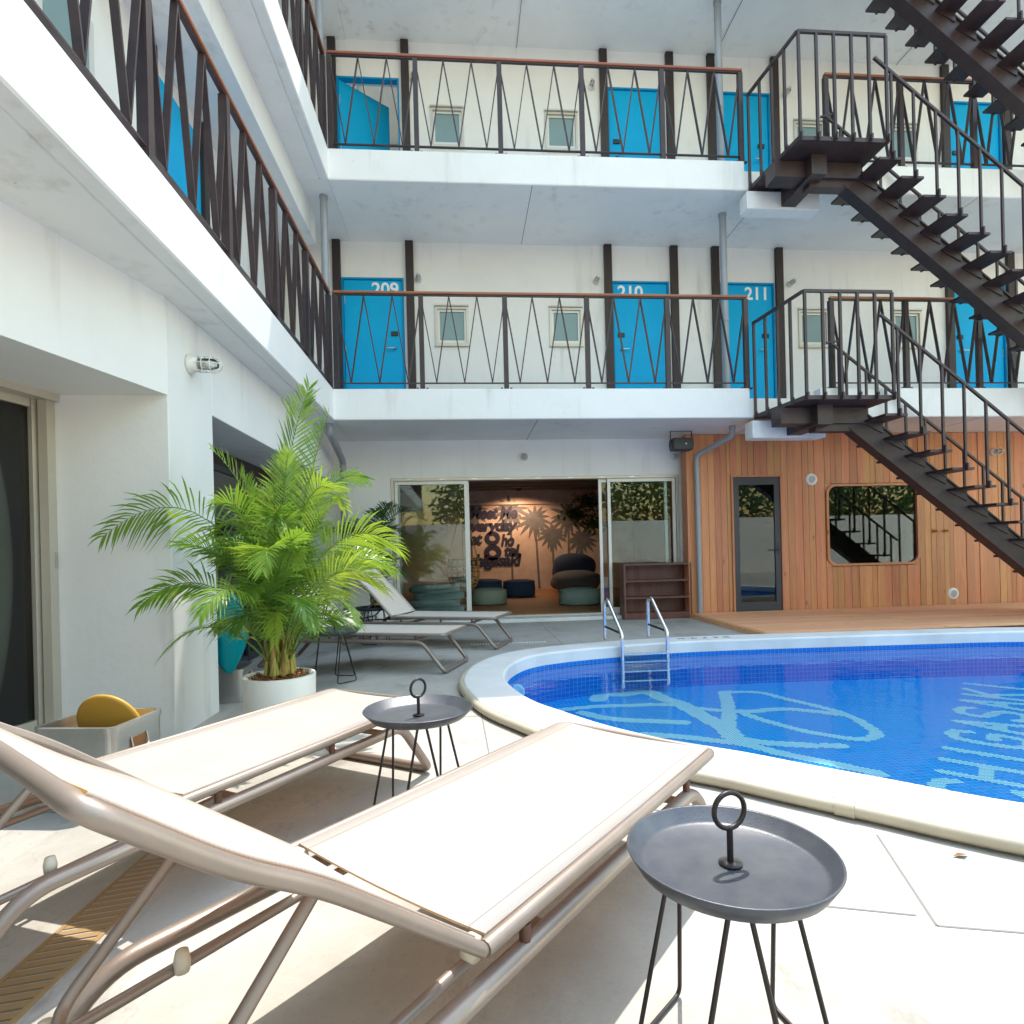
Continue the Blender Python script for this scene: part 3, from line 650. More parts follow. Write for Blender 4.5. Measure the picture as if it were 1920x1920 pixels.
for px_, pz, tr, lean in ((1.90, 1.95, .55, .08), (2.36, 1.55, .42, .02), (2.80, 2.02, .55, -.02), (3.14, 1.40, .42, .06), (.2, 2.2, .5, 0), (1.25, 2.2, .5, .02)):
    mb = MB(); y = YM + .003
    mb.add([(px_ - .025, y, pz), (px_ + .025, y, pz), (px_ + lean + .03, y, .1), (px_ + lean - .03, y, .1)], [(0, 1, 2, 3)])
    for k in range(15):
        a = k * math.tau / 15 + rnd.uniform(-.12, .12); L = tr * rnd.uniform(.8, 1.1)
        pts = [(px_ + math.cos(a) * L * t, pz + math.sin(a) * L * t * .95 - .22 * tr * t * t) for t in (0, .35, .7, 1)]
        wd = [.03, .055, .04, .004]; nx, nz = -math.sin(a), math.cos(a)
        vs = [(p[0] + nx * w_, y - .0004 * k, p[1] + nz * w_) for p, w_ in zip(pts, wd)] + [(p[0] - nx * w_, y - .0004 * k, p[1] - nz * w_) for p, w_ in zip(pts, wd)]
        mb.add(vs, [(0, 1, 5, 4), (1, 2, 6, 5), (2, 3, 7, 6)])
    mb.build('painted_palm', M['ink_palm'], wb)
# ================================================================ LEFT WING
left = thing('hotel_left_wing', 'white hotel wing on the left with deep window recesses', 'building')
NW = lambda y, off=0: -1.95 - .235 * (4.1 - y) - off           # near wall line in plan
X_F = -1.63
for k in range(3):
    z0 = 2.845 + k * ST; t = 3.25 + k * ST; f0 = 3.10 + k * ST
    pr = [(X_F, z0 + .01), (X_F - .012, z0), (X_F - .10, z0), (X_F - .105, z0 + .012), (X_F - .115, z0 + .012), (X_F - .12, z0), (-4.2, z0), (-4.2, f0), (X_F - .16, f0), (X_F - .16, t), (X_F - .01, t), (X_F, t - .01)]
    if k == 2: pr = [(X_F, z0), (-6, z0), (-6, t), (X_F, t)]
    MB().prism(pr, 'Y', -6, Y_B).build('balcony_slab' if k < 2 else 'roof_slab', M['white'], left)
    if k == 2: MB().box(-6, X_F - .003, Y_B + .003, 16, z0, t).build('roof_slab', M['white'], left)
    if k < 2: MB().box(-4.2, X_F - .003, Y_B + .003, Y_W + .02, z0, f0).build('corner_slab', M['soffit'], left)
    MB().box(X_F - .11, X_F + .0015, 3.3 + k, 3.306 + k, z0 + .02, t - .02).build('joint', M['vent'], left)
# ground floor piers and lintels
def plan(name, poly, z0, z1, mt='white', bev=.006): return MB().prism(poly, 'Z', z0, z1).build(name, M[mt], left, bevel=bev)
plan('lintel', [(NW(-6), -6), (NW(4.1), 4.1), (-2.72, 4.1), (NW(4.1, .77), 4.099), (NW(-6, .77), -6)], 2.19, 2.846)
plan('pillar', [(-1.95, 4.1), (-1.95, 4.8), (-2.72, 4.8), (-2.72, 4.1)], -.13, 2.846)
plan('lintel', [(-1.948, 4.8), (-1.948, 9.165), (-2.72, 9.165), (-2.72, 4.8)], 2.215, 2.846)
plan('rear_wall', [(-6, -6), (-6, 9.3), (-5.9, 9.3), (-5.9, -6)], -.13, 9.0)
plan('pier', [(NW(-6), -6), (NW(-1.2), -1.2), (NW(-1.2, .77), -1.2), (NW(-6, .77), -6)], -.13, 2.19)
plan('end_wall', [(-6, 9.3), (-2.72, 9.3), (-2.72, 9.2), (-6, 9.2)], -.13, 9.0)
plan('sill_wall', [(NW(4.09, .70), 4.09), (NW(4.09, .85), 4.09), (NW(-1.2, .85), -1.2), (NW(-1.2, .70), -1.2)], -.13, .0, 'aluminium', 0)
def lwin(y0, y1, xf, z0, z1, nm, mt='aluminium', stiles=2):
    """aluminium window in a plan line xf(y)"""
    fr_ = None
    ys = [y0 + (y1 - y0) * i / stiles for i in range(stiles + 1)]
    for i in range(stiles):
        a, b = ys[i], ys[i + 1]; o = .04 * (i % 2)
        A, B = Vector((xf(a) + o, a, 0)), Vector((xf(b) + o, b, 0)); d = (B - A).normalized()
        mb = MB(); zz = Vector((0, 0, 1))
        for p in (A + d * .03, B - d * .03): mb.bar(p + zz * z0, p + zz * z1, .06, .05, up=d)
        mb.bar(A + d * .06 + zz * (z0 + .04), B - d * .06 + zz * (z0 + .04), .05, .08); mb.bar(A + d * .06 + zz * (z1 - .03), B - d * .06 + zz * (z1 - .03), .05, .06)
        w_ = mb.build('window', M[mt], left)
        MB().bar(A + d * .058 + zz * ((z0 + z1) / 2), B - d * .058 + zz * ((z0 + z1) / 2), .006, z1 - z0 - .1).build('pane', M['glass_dark'], w_)
    return w_
lwin(-1.15, 4.06, lambda y: NW(y, .80), .0, 2.15, 'w', stiles=3)
MB().bar((NW(-1.15, .72), -1.15, 2.165), (NW(4.08, .72), 4.08, 2.165), .10, .05).build('window_head', M['aluminium'], left)
MB().bar((NW(4.06, .735), 4.06, .0), (NW(4.06, .735), 4.06, 2.14), .075, .055, up=(1, 0, 0)).build('jamb', M['aluminium'], left)
MB().bar((NW(4.06, .715), 4.075, 1.05), (NW(4.06, .715), 4.075, 1.15), .015, .03, up=(1, 0, 0)).build('latch', M['silver'], left)
lwin(4.85, 9.12, lambda y: -2.55, -.1, 2.05, 'w', 'charcoal', 4)
MB().box(-2.62, -2.5, 4.805, 9.16, 2.05, 2.21).build('window_head', M['pilaster'], left)
# folds of a grey curtain just inside the near window
mb = MB(); vs = []; fs = []
N = 90
for i in range(N + 1):
    y = -1.1 + 5.1 * i / N; x = NW(y, 1.02) + .03 * math.sin(i * 1.7)
    vs += [(x, y, .02), (x, y, 2.1)]
    if i: fs.append((2 * i - 2, 2 * i, 2 * i + 1, 2 * i - 1))
MB().add(vs, fs, True).build('curtain', M['curtain'], left)
# upper storeys of the left wing: wall, dropped beam, doors
for k in range(2):
    dz = k * ST; f0 = 3.10 + dz
    MB().box(-2.80, -2.62, -6, Y_W - .005, f0, 5.96 + dz).build('upper_wall', M['white'], left)
    MB().box(-2.62, -2.015, -6, Y_B + .9, 5.575 + dz, 5.962 + dz).build('beam', M['white'], left)
    for y in (5.35, 1.9, -1.4):
        d = MB().box(-2.618, -2.60, y, y + .9, f0 + .01, 5.40 + dz).build('door', M['blue'], left, bevel=.003)
        MB().tube([(-2.60, y + .12, f0 + 1.2), (-2.55, y + .12, f0 + 1.2), (-2.55, y + .24, f0 + 1.2)], .011, 8).build('handle', M['silver'], d)
        for yy in (y - .06, y + .96): MB().box(-2.62, -2.56, yy - .06, yy + .06, f0, 5.575 + dz).build('pilaster', M['pilaster'], left)
    for y in (3.9, .6): 
        w_ = MB().box(-2.618, -2.595, y, y + .6, 4.35 + dz, 5.0 + dz).build('window', M['alu_white'], left)
        MB().box(-2.597, -2.59, y + .07, y + .53, 4.42 + dz, 4.93 + dz).build('pane', M['frost'], w_)

# ================================================================ RAILINGS
def railing(label, A, B, zk, spacing=1.14, extra=0., hmat='handrail'):
    """steel railing with V bars between square posts; A,B plan points on the kerb line"""
    A, B = Vector((*A, 0)), Vector((*B, 0)); L = (B - A).length; d = (B - A).normalized(); nrm = Vector((-d.y, d.x, 0))
    t = thing('balcony_railing', label, 'railing', (0, 0, 0), 0, 'zigzag balcony railings')
    zt = zk + 1.27; Z = Vector((0, 0, 1))
    MB().bar(A - d * extra + Z * zt, B + d * extra + Z * zt, .062, .034).build('handrail', M[hmat], t, bevel=.008)
    MB().bar(A + Z * (zk + .085), B + Z * (zk + .085), .035, .012).build('bottom_rail', M['steel_brown'], t)
    MB().bar(A + Z * (zt - .028), B + Z * (zt - .028), .035, .012).build('top_rail', M['steel_brown'], t)
    npan = max(1, round(L / spacing)); sp = L / npan
    post = MB().bar((0, 0, 0), (0, 0, 1.235), .062, .062, up=d).mesh('post', M['steel_brown'])
    for i in range(npan + 1):
        o = bpy.data.objects.new('post', post); COL.objects.link(o); o.parent = t; o.location = A + d * (i * sp) + Z * zk
        for s_ in (-1, 1):
            b = MB().box(-.014, .014, -.02, .02, 0, .022).build('bolt', M['steel_brown'], t); b.location = A + d * (i * sp + s_ * .062) + Z * zk
    zb, zz = zk + .091, zt - .034
    h = sp / 6
    up_ = MB().bar((0, 0, 0), d * h + Z * (zz - zb), .044, .013, up=d).mesh('bar', M['steel_brown'])
    dn_ = MB().bar((0, 0, zz - zb), d * h, .044, .013, up=d).mesh('bar', M['steel_brown'])
    for i in range(npan):
        for q in range(6):
            o = bpy.data.objects.new('bar', dn_ if q % 2 == 0 else up_); COL.objects.link(o); o.parent = t
            o.location = A + d * (i * sp + q * h) + Z * zb
    return t
for k, fl_ in ((0, 'second'), (1, 'third')):
    zk = 3.25 + k * ST
    railing(f'brown zigzag railing on the {fl_} floor between the corner and the stairs', (-1.595, Y_B + .05), (3.94, Y_B + .05), zk, extra=.03)
    railing(f'brown zigzag railing on the {fl_} floor behind the steel stairs', (5.18, Y_B + .05), (12.9, Y_B + .05), zk, extra=.02)
    railing(f'brown zigzag railing on the {fl_} floor of the left wing', (-1.68, -5.5), (-1.68, Y_B + .05), zk, hmat='handrail_y')
MB().box(-2.7, XE, 11.6, 15.9, 2.86, 9.05).build('rear_block', M['white'], back)
MB().box(XE - .1, XE, Y_W + .18, 11.6, -.1, 9.05).build('end_wall', M['white'], back)

# ================================================================ TIMBER WALL AND DECK
Y_T = 8.83
tw = thing('cedar_wall', 'wall of vertical cedar boards under the balcony', 'wall')
MB().box(3.56, XE, Y_T + .03, Y_T + .20, -.1, 2.84).build('backing', M['black'], tw)
DR = (4.16, 4.985, .06, 2.195)         # glazed door
WN = (5.70, 7.27, .73, 2.045)          # window with rounded corners
x = 3.50; k = 0
def plank(x0, x1, z0, z1, off):
    MB().box(x0 + .0025, x1 - .0025, Y_T - .004 + off, Y_T + .028, z0, z1).build('plank', M['cedar'], tw)
while x < 10.6:
    w_ = rnd.choice((.085, .10, .10, .115, .13)); x1 = x + w_
    for e in (DR[0], DR[1], WN[0], WN[1]):
        if x < e < x1 + .03 and abs(e - x) > .02: x1 = e
    off = rnd.choice((0, 0, 0, .004, -.004))
    mid = (x + x1) / 2
    if DR[0] < mid < DR[1]: segs = [(DR[3], 2.838)]
    elif WN[0] < mid < WN[1]: segs = [(.065, WN[2]), (WN[3], 2.838)]
    else:
        segs = [(.065, 2.838)]
        if rnd.random() < .25 and x > 7.3: q = rnd.uniform(1.2, 2.4); segs = [(.065, q - .001), (q + .001, 2.838)]
    for a, b in segs: plank(x, x1, a, b, off)
    x = x1
MB().box(3.46, 3.4985, Y_T - .008, Y_T + .20, .0, 2.838).build('edge_board', M['cedar'], tw)
# door
a, b, z0, z1 = DR
MB().add(*(lambda mb: (mb.v, mb.f))((lambda mb: (wall_holes(mb, 'X', a, b, z0, z1, [(a + .03, b - .03, z0, z1 - .03)], Y_T - .03, Y_T + .029), mb)[1])(MB()))).build('door_casing', M['cedar'], tw)
mb = MB(); wall_holes(mb, 'X', a + .032, b - .032, z0 + .01, z1 - .032, [(a + .125, b - .125, z0 + .15, z1 - .15)], Y_T - .012, Y_T + .028)
gd = mb.build('door', M['charcoal'], tw, bevel=.003)
MB().box(a + .124, b - .124, Y_T + .005, Y_T + .012, z0 + .149, z1 - .149).build('pane', M['glass_dark'], gd)
MB().tube(rounded([(b - .085, Y_T - .012, 1.02), (b - .085, Y_T - .06, 1.02), (b - .19, Y_T - .06, 1.02)], .015), .01, 8).build('handle', M['black'], gd)
MB().box(b - .10, b - .07, Y_T - .016, Y_T - .0125, .96, 1.12).build('lock_plate', M['black'], gd)
# rounded window
def rrect(x0, x1, z0, z1, r, n=8):
    out = []
    for cx, cz, a0 in ((x1 - r, z1 - r, 0), (x0 + r, z1 - r, 90), (x0 + r, z0 + r, 180), (x1 - r, z0 + r, 270)):
        for i in range(n + 1): out.append((cx + r * math.cos(R(a0 + 90 * i / n)), cz + r * math.sin(R(a0 + 90 * i / n))))
    return out
a, b, z0, z1 = WN
# corner fillers of cedar between the square opening and the rounded frame
ro = rrect(a + .01, b - .01, z0 + .01, z1 - .01, .15); n8 = len(ro)
for (cx, cz), seg in zip(((b, z1), (a, z1), (a, z0), (b, z0)), (ro[0:9], ro[9:18], ro[18:27], ro[27:36])):
    MB().prism([(cx, cz)] + seg, 'Y', Y_T - .003, Y_T + .028).build('plank', M['cedar'], tw)
ri = rrect(a + .045, b - .045, z0 + .045, z1 - .045, .13)
mb = MB(); vs = []
for q, y in ((ro, Y_T - .03), (ri, Y_T - .03), (ri, Y_T + .029), (ro, Y_T + .029)): vs += [(p[0], y, p[1]) for p in q]
fs = []
for l in range(4):
    for i in range(n8): fs.append((l * n8 + i, l * n8 + (i + 1) % n8, ((l + 1) % 4) * n8 + (i + 1) % n8, ((l + 1) % 4) * n8 + i))
mb.add(vs, fs); wf = mb.build('window', M['cedar'], tw)
MB().prism(rrect(a + .044, b - .044, z0 + .044, z1 - .044, .131), 'Y', Y_T + .008, Y_T + .016).build('pane', M['glass_dark'], wf)
for px_ in (7.51, 7.69):
    MB().lathe([(0, 0), (.03, 0), (.026, .02), (.014, .03), (.014, .075), (.022, .085), (0, .09)], 14).build('peg', M['cedar'], tw).matrix_local = Matrix.Translation((px_, Y_T - .004, 1.26)) @ Matrix.Rotation(R(90), 4, 'X')
for (vx, vz), lab in (((5.48, 2.115), 'round white vent on the cedar wall above the rounded window'), ((7.82, .245), 'round white vent low on the cedar wall under the stairs')):
    v_ = thing('wall_vent', lab, 'vent', (vx, Y_T - .008, vz), 0, 'round vents in the cedar wall')
    MB().lathe([(0, .012), (.07, .012), (.088, .008), (.095, 0)], 28).build('cover', M['vent'], v_).matrix_local = Matrix.Rotation(R(90), 4, 'X')
    for q in range(7):
        xx = (q - 3) * .019; hh = math.sqrt(max(0, .055 ** 2 - xx * xx))
        MB().bar((xx - .006, -.0135, -hh), (xx + .006, -.0135, hh), .006, .004, up=(0, 1, 0)).build('slat', M['joint'], v_)
# deck
dk = MB().box(3.52, 10.6, 6.62, Y_T - .01, -.02, .045).build('deck', M['dark_wood']); tag(dk, 'cedar plank deck between the pool and the cedar wall', kind='structure')
y = 6.60
while y < Y_T - .03:
    y1 = min(y + .105, Y_T - .012)
    for xa, xb in ((3.50, 5.74), (5.748, 7.95), (7.958, 10.6)):
        MB().box(xa, xb, y + .003, y1 - .002, .046, .073 + rnd.uniform(-.0015, .0015)).build('plank', M['deck'], dk)
    y = y1
MB().box(3.475, 3.499, 6.60, Y_T - .02, .0, .066).build('plank', M['deck'], dk)

# ================================================================ STEEL STAIRS
YN, YF = 6.72, 7.66
RUN, RISE = .284, ST / 14
def stairs(zl, label, nst, brackets=True):
    t = thing('steel_staircase', label, 'stairs', (0, 0, 0), 0, 'flights of dark steel stairs')
    sb = M['steel_brown']
    XL, XR = 4.0, 5.26
    MB().prism([(4.12, YN), (XR, YN), (XR, Y_B - .004), (XL, Y_B - .004)], 'Z', zl - .05, zl).build('landing', sb, t)
    MB().bar((XL + .02, 7.2, zl - .16), (XR - .1, 7.2, zl - .16), .24, .20).build('landing_beam', sb, t)
    MB().box(4.42, 4.62, 6.95, Y_B, zl - .30, zl - .055).build('bracket_beam', sb, t)
    MB().box(4.36, 4.92, Y_B - .02, Y_B - .005, zl - .32, zl - .01).build('end_plate', sb, t)
    xs = XR - .06
    # stringer: an I-section following the pitch
    a = Vector((xs - .40, 7.2, zl - .20)); xe = xs + nst * RUN; ze = zl - nst * RISE
    p0 = Vector((xs - .16, 7.2, zl - .20)); p1 = Vector((xe + .0, 7.2, zl - .20 - (xe - xs + .16) * RISE / RUN))
    if zl < 3.2: p1 = p0.lerp(p1, (zl - .20 - .16) / (p0.z - p1.z))
    dd = (p1 - p0).normalized(); upn = Vector((0, 1, 0)).cross(dd) * -1
    if upn.z < 0: upn = -upn
    MB().bar(p0, p1, .13, .27, up=upn).build('stringer', sb, t)
    for s_ in (-1, 1): MB().bar(p0 + upn * .145 * s_, p1 + upn * .145 * s_, .17, .018, up=upn).build('flange', sb, t)
    MB().bar(p0 + dd * .05 - upn * .05, Vector((4.5, 7.2, zl - .27)), .15, .16).build('knee', sb, t)
    # treads
    tm = MB().box(-.29, 0, YN, YF, -.03, 0).mesh('tread', sb)
    bmk = MB().prism([(-.285, -.031), (-.02, -.031), (-.02, -.16), (-.285, -.03)], 'Y', 7.12, 7.28).mesh('tread_bracket', sb)
    bal = MB().bar((0, 0, -.03), (0, 0, 1.03), .026, .026, up=(1, 0, 0)).bar((0, -.02, -.04), (0, -.02, .05), .045, .02, up=(1, 0, 0)).mesh('baluster', sb)
    for i in range(1, nst):
        X, Z = xs + .225 + (i - 1) * RUN, zl - i * RISE
        for nm, me in (('tread', tm), ('tread_bracket', bmk)):
            o = bpy.data.objects.new(nm, me); COL.objects.link(o); o.parent = t; o.location = (X, 0, Z)
        for yy in (YN - .004, YF + .01):
            o = bpy.data.objects.new('baluster', bal); COL.objects.link(o); o.parent = t; o.location = (X - .12, yy, Z)
    X0, X9 = xs + .225 - .12, xs + .225 + (nst - 2) * RUN - .12
    for yy in (YN - .004, YF + .01):
        MB().bar((X0 - RUN * .75, yy, zl - RISE + 1.03 + RISE * .75), (X9 + RUN * .5, yy, zl - (nst - 1) * RISE + 1.03 - RISE * .5), .034, .034).build('handrail', sb, t, bevel=.006)
    # landing balustrade
    rt = zl + 1.25
    MB().bar((4.13, YN, rt), (XR - .01, YN, rt), .034, .034).build('landing_rail', sb, t); MB().bar((4.13, YN, rt), (XL + .01, Y_B - .02, rt), .034, .034).build('landing_rail', sb, t)
    lb = MB().bar((0, 0, -.06), (0, 0, 1.24), .030, .030, up=(1, 0, 0)).bar((0, -.018, -.05), (0, -.018, .03), .05, .02, up=(1, 0, 0)).mesh('baluster', sb)
    for i in range(6):
        o = bpy.data.objects.new('baluster', lb); COL.objects.link(o); o.parent = t; o.location = (4.14 + i * .2216, YN - .004, zl)
    for i in range(1, 5):
        o = bpy.data.objects.new('baluster', lb); COL.objects.link(o); o.parent = t; o.location = (4.13 - i * .03, YN + i * .245, zl)
    MB().bar((XR - .05, YF + .01, zl), (XR - .05, YF + .01, zl + 1.02), .04, .04, up=(1, 0, 0)).build('newel', sb, t)
    MB().bar((XR - .05, YF + .01, zl + 1.0), (XR - .22, YF + .04, zl + .98), .025, .025).build('newel_tie', sb, t)
    return t
ZL = 2.88
stairs(ZL, 'lowest flight of dark brown steel stairs coming down to the pool deck', 13)
stairs(ZL + ST, 'middle flight of dark brown steel stairs down from the third floor landing', 14)
stairs(ZL + 2 * ST, 'topmost flight of dark brown steel stairs coming down from the roof', 14)
for k in range(3):
    zl = ZL + k * ST
    c = thing('landing_corbel', ('low', 'middle', 'high')[k] + ' white concrete bracket carrying the stair landing under the slab', 'bracket', (0, 0, 0), 0, 'landing brackets')
    MB().box(3.94, 4.98, Y_B - .085, Y_B + .14, zl - .33, zl - .09).build('block', M['white'], c, bevel=.012)

# ================================================================ PIPES, LAMPS, SPEAKER
def downpipe(label, pts, collars, r=.05):
    t = thing('downpipe', label, 'pipe', (0, 0, 0), 0, 'grey downpipes')
    MB().tube(rounded(pts, .09), r, 14).build('pipe', M['pipe'], t)
    for c, ax in collars:
        c = Vector(c); a_ = Vector(ax) * .02
        MB().tube([c - a_, c + a_], r * 1.14, 14).build('collar', M['pipe'], t)
for k in range(2):
    dz = k * ST; fl_ = ('second', 'third')[k]
    downpipe(f'grey downpipe at the inner corner of the {fl_} floor balcony', [(-1.775, 8.1, 3.1 + dz), (-1.775, 8.1, 5.965 + dz)], [((-1.775, 8.1, 5.94 + dz), (0, 0, 1)), ((-1.775, 8.1, 3.6 + dz), (0, 0, 1))])
    downpipe(f'grey downpipe in front of the door by the stairs on the {fl_} floor', [(3.89, 8.3, 3.1 + dz), (3.89, 8.3, 5.965 + dz)], [((3.89, 8.3, 5.94 + dz), (0, 0, 1)), ((3.89, 8.3, 4.4 + dz), (0, 0, 1))])
downpipe('bent grey downpipe in the ground floor corner behind the palms', [(-1.735, 7.95, 2.845), (-1.735, 7.95, 2.72), (-1.77, 8.95, 2.50), (-1.77, 8.95, -.1)], [((-1.735, 7.95, 2.825), (0, 0, 1)), ((-1.77, 8.95, 2.2), (0, 0, 1)), ((-1.77, 8.95, 1.0), (0, 0, 1))], .048)
dp = [(3.94, 8.25, 2.845), (3.94, 8.25, 2.70), (3.59, 8.74, 2.50), (3.59, 8.74, .0)]
downpipe('bent grey downpipe at the edge of the cedar wall', dp, [((3.94, 8.25, 2.825), (0, 0, 1)), ((3.59, 8.74, 2.3), (0, 0, 1)), ((3.59, 8.74, .95), (0, 0, 1))], .04)

def cage_lamp(label, loc, axis, s=1.):
    """bulkhead lamp: round base, glass jar, wire cage; axis is the outward direction"""
    t = thing('caged_lamp', label, 'lamp', loc, 0, 'caged bulkhead wall lamps')
    t.rotation_euler = Vector(axis).to_track_quat('Z', 'Y').to_euler()
    MB().lathe([(0, 0), (.062 * s, 0), (.062 * s, .018 * s), (.052 * s, .028 * s), (.046 * s, .06 * s), (0, .06 * s)], 24).build('base', M['cage'], t)
    MB().lathe([(.036 * s, .058 * s), (.038 * s, .12 * s), (.034 * s, .155 * s), (.02 * s, .175 * s), (0, .18 * s)], 20).build('jar', M['clear'], t)
    MB().lathe([(0, .062 * s), (.015 * s, .07 * s), (.022 * s, .10 * s), (.016 * s, .125 * s), (0, .135 * s)], 12).build('bulb', M['vent'], t)
    for k in range(6):
        a = k * math.tau / 6; c, q = math.cos(a), math.sin(a)
        MB().tube([(c * .05 * s, q * .05 * s, .05 * s), (c * .05 * s, q * .05 * s, .15 * s), (c * .035 * s, q * .035 * s, .188 * s), (0, 0, .2 * s)], .0032 * s, 5).build('cage_wire', M['cage'], t)
    for zz in (.09, .14):
        MB().tube([(.05 * s * math.cos(k * math.tau / 20), .05 * s * math.sin(k * math.tau / 20), zz * s) for k in range(20)], .0032 * s, 5, True).build('cage_ring', M['cage'], t)
    return t
cage_lamp('large caged lamp on the left white pillar above the palm', (-1.95, 4.42, 2.50), (1, .02, -.02), 1.15)
for xx, lab in ((-.60, 'caged lamp beside door 209 on the second floor'), (2.21, 'caged lamp between the windows and door 210'), (5.45, 'caged lamp beside door 211 behind the stairs')):
    cage_lamp(lab, (xx, Y_W, 5.38), (0, -1, 0), .85)
    cage_lamp(lab.replace('on the second floor', '').strip().replace('door 209', 'the open blue door').replace('door 210', 'the middle blue door').replace('door 211', 'the blue door') + ' on the third floor', (xx, Y_W, 5.38 + ST), (0, -1, 0), .85)
cage_lamp('caged lamp on the white wall above the open sliding doors', (.98, Y_G, 2.57), (0, -1, 0), .9)
cage_lamp('caged lamp under the black loudspeaker by the cedar wall', (3.40, Y_G, 2.55), (0, -1, 0), .85)
cage_lamp('caged lamp on the cedar wall seen behind the stair rails', (8.57, Y_T - .004, 2.51), (0, -1, 0), .95)

sp = thing('loudspeaker', 'small black loudspeaker hanging under the balcony soffit', 'speaker', (3.30, 8.6, 2.64))
MB().prism([(-.15, -.09), (.15, -.09), (.165, 0), (.15, .09), (-.15, .09), (-.165, 0)], 'Y', -.09, .09).build('cabinet', M['black'], sp, bevel=.012)
MB().box(-.14, .14, -.096, -.0905, -.078, .078).build('grille', M['charcoal'], sp)
MB().lathe([(0, 0), (.012, 0), (.012, .004), (0, .004)], 12).build('badge', M['vent'], sp).matrix_local = Matrix.Translation((.04, -.0965, .0)) @ Matrix.Rotation(R(90), 4, 'X')
mb = MB()
for s_ in (-1, 1): mb.bar((s_ * .163, 0, 0), (s_ * .163, 0, .204), .006, .03, up=(0, 1, 0))
mb.bar((-.166, 0, .2035), (.166, 0, .2035), .03, .006); mb.build('bracket', M['black'], sp)

# ---------------------------------------------------------------- shelf by the sliding doors
sh = thing('wooden_shelf', 'low dark red wooden shelf with three tiers by the glass door', 'shelf', (0, 0, 0))
x0, x1, ya, yb, h = 2.43, 3.50, 8.82, 9.09, .86
for xa in (x0, x1 - .03): MB().box(xa, xa + .03, ya, yb, 0, h).build('side_panel', M['dark_wood'], sh, bevel=.002)
for za, tk in ((.0, .10), (.315, .03), (.575, .03), (h - .03, .03)):
    MB().box(x0 + .031, x1 - .031, ya + .004, yb - .012, za, za + tk).build('shelf_board', M['dark_wood'], sh, bevel=.002)
for k in range(10):
    w_ = (x1 - x0 - .064) / 10; MB().box(x0 + .032 + k * w_, x0 + .031 + (k + 1) * w_, yb - .011, yb, .03, h - .031).build('back_slat', M['dark_wood'], sh)

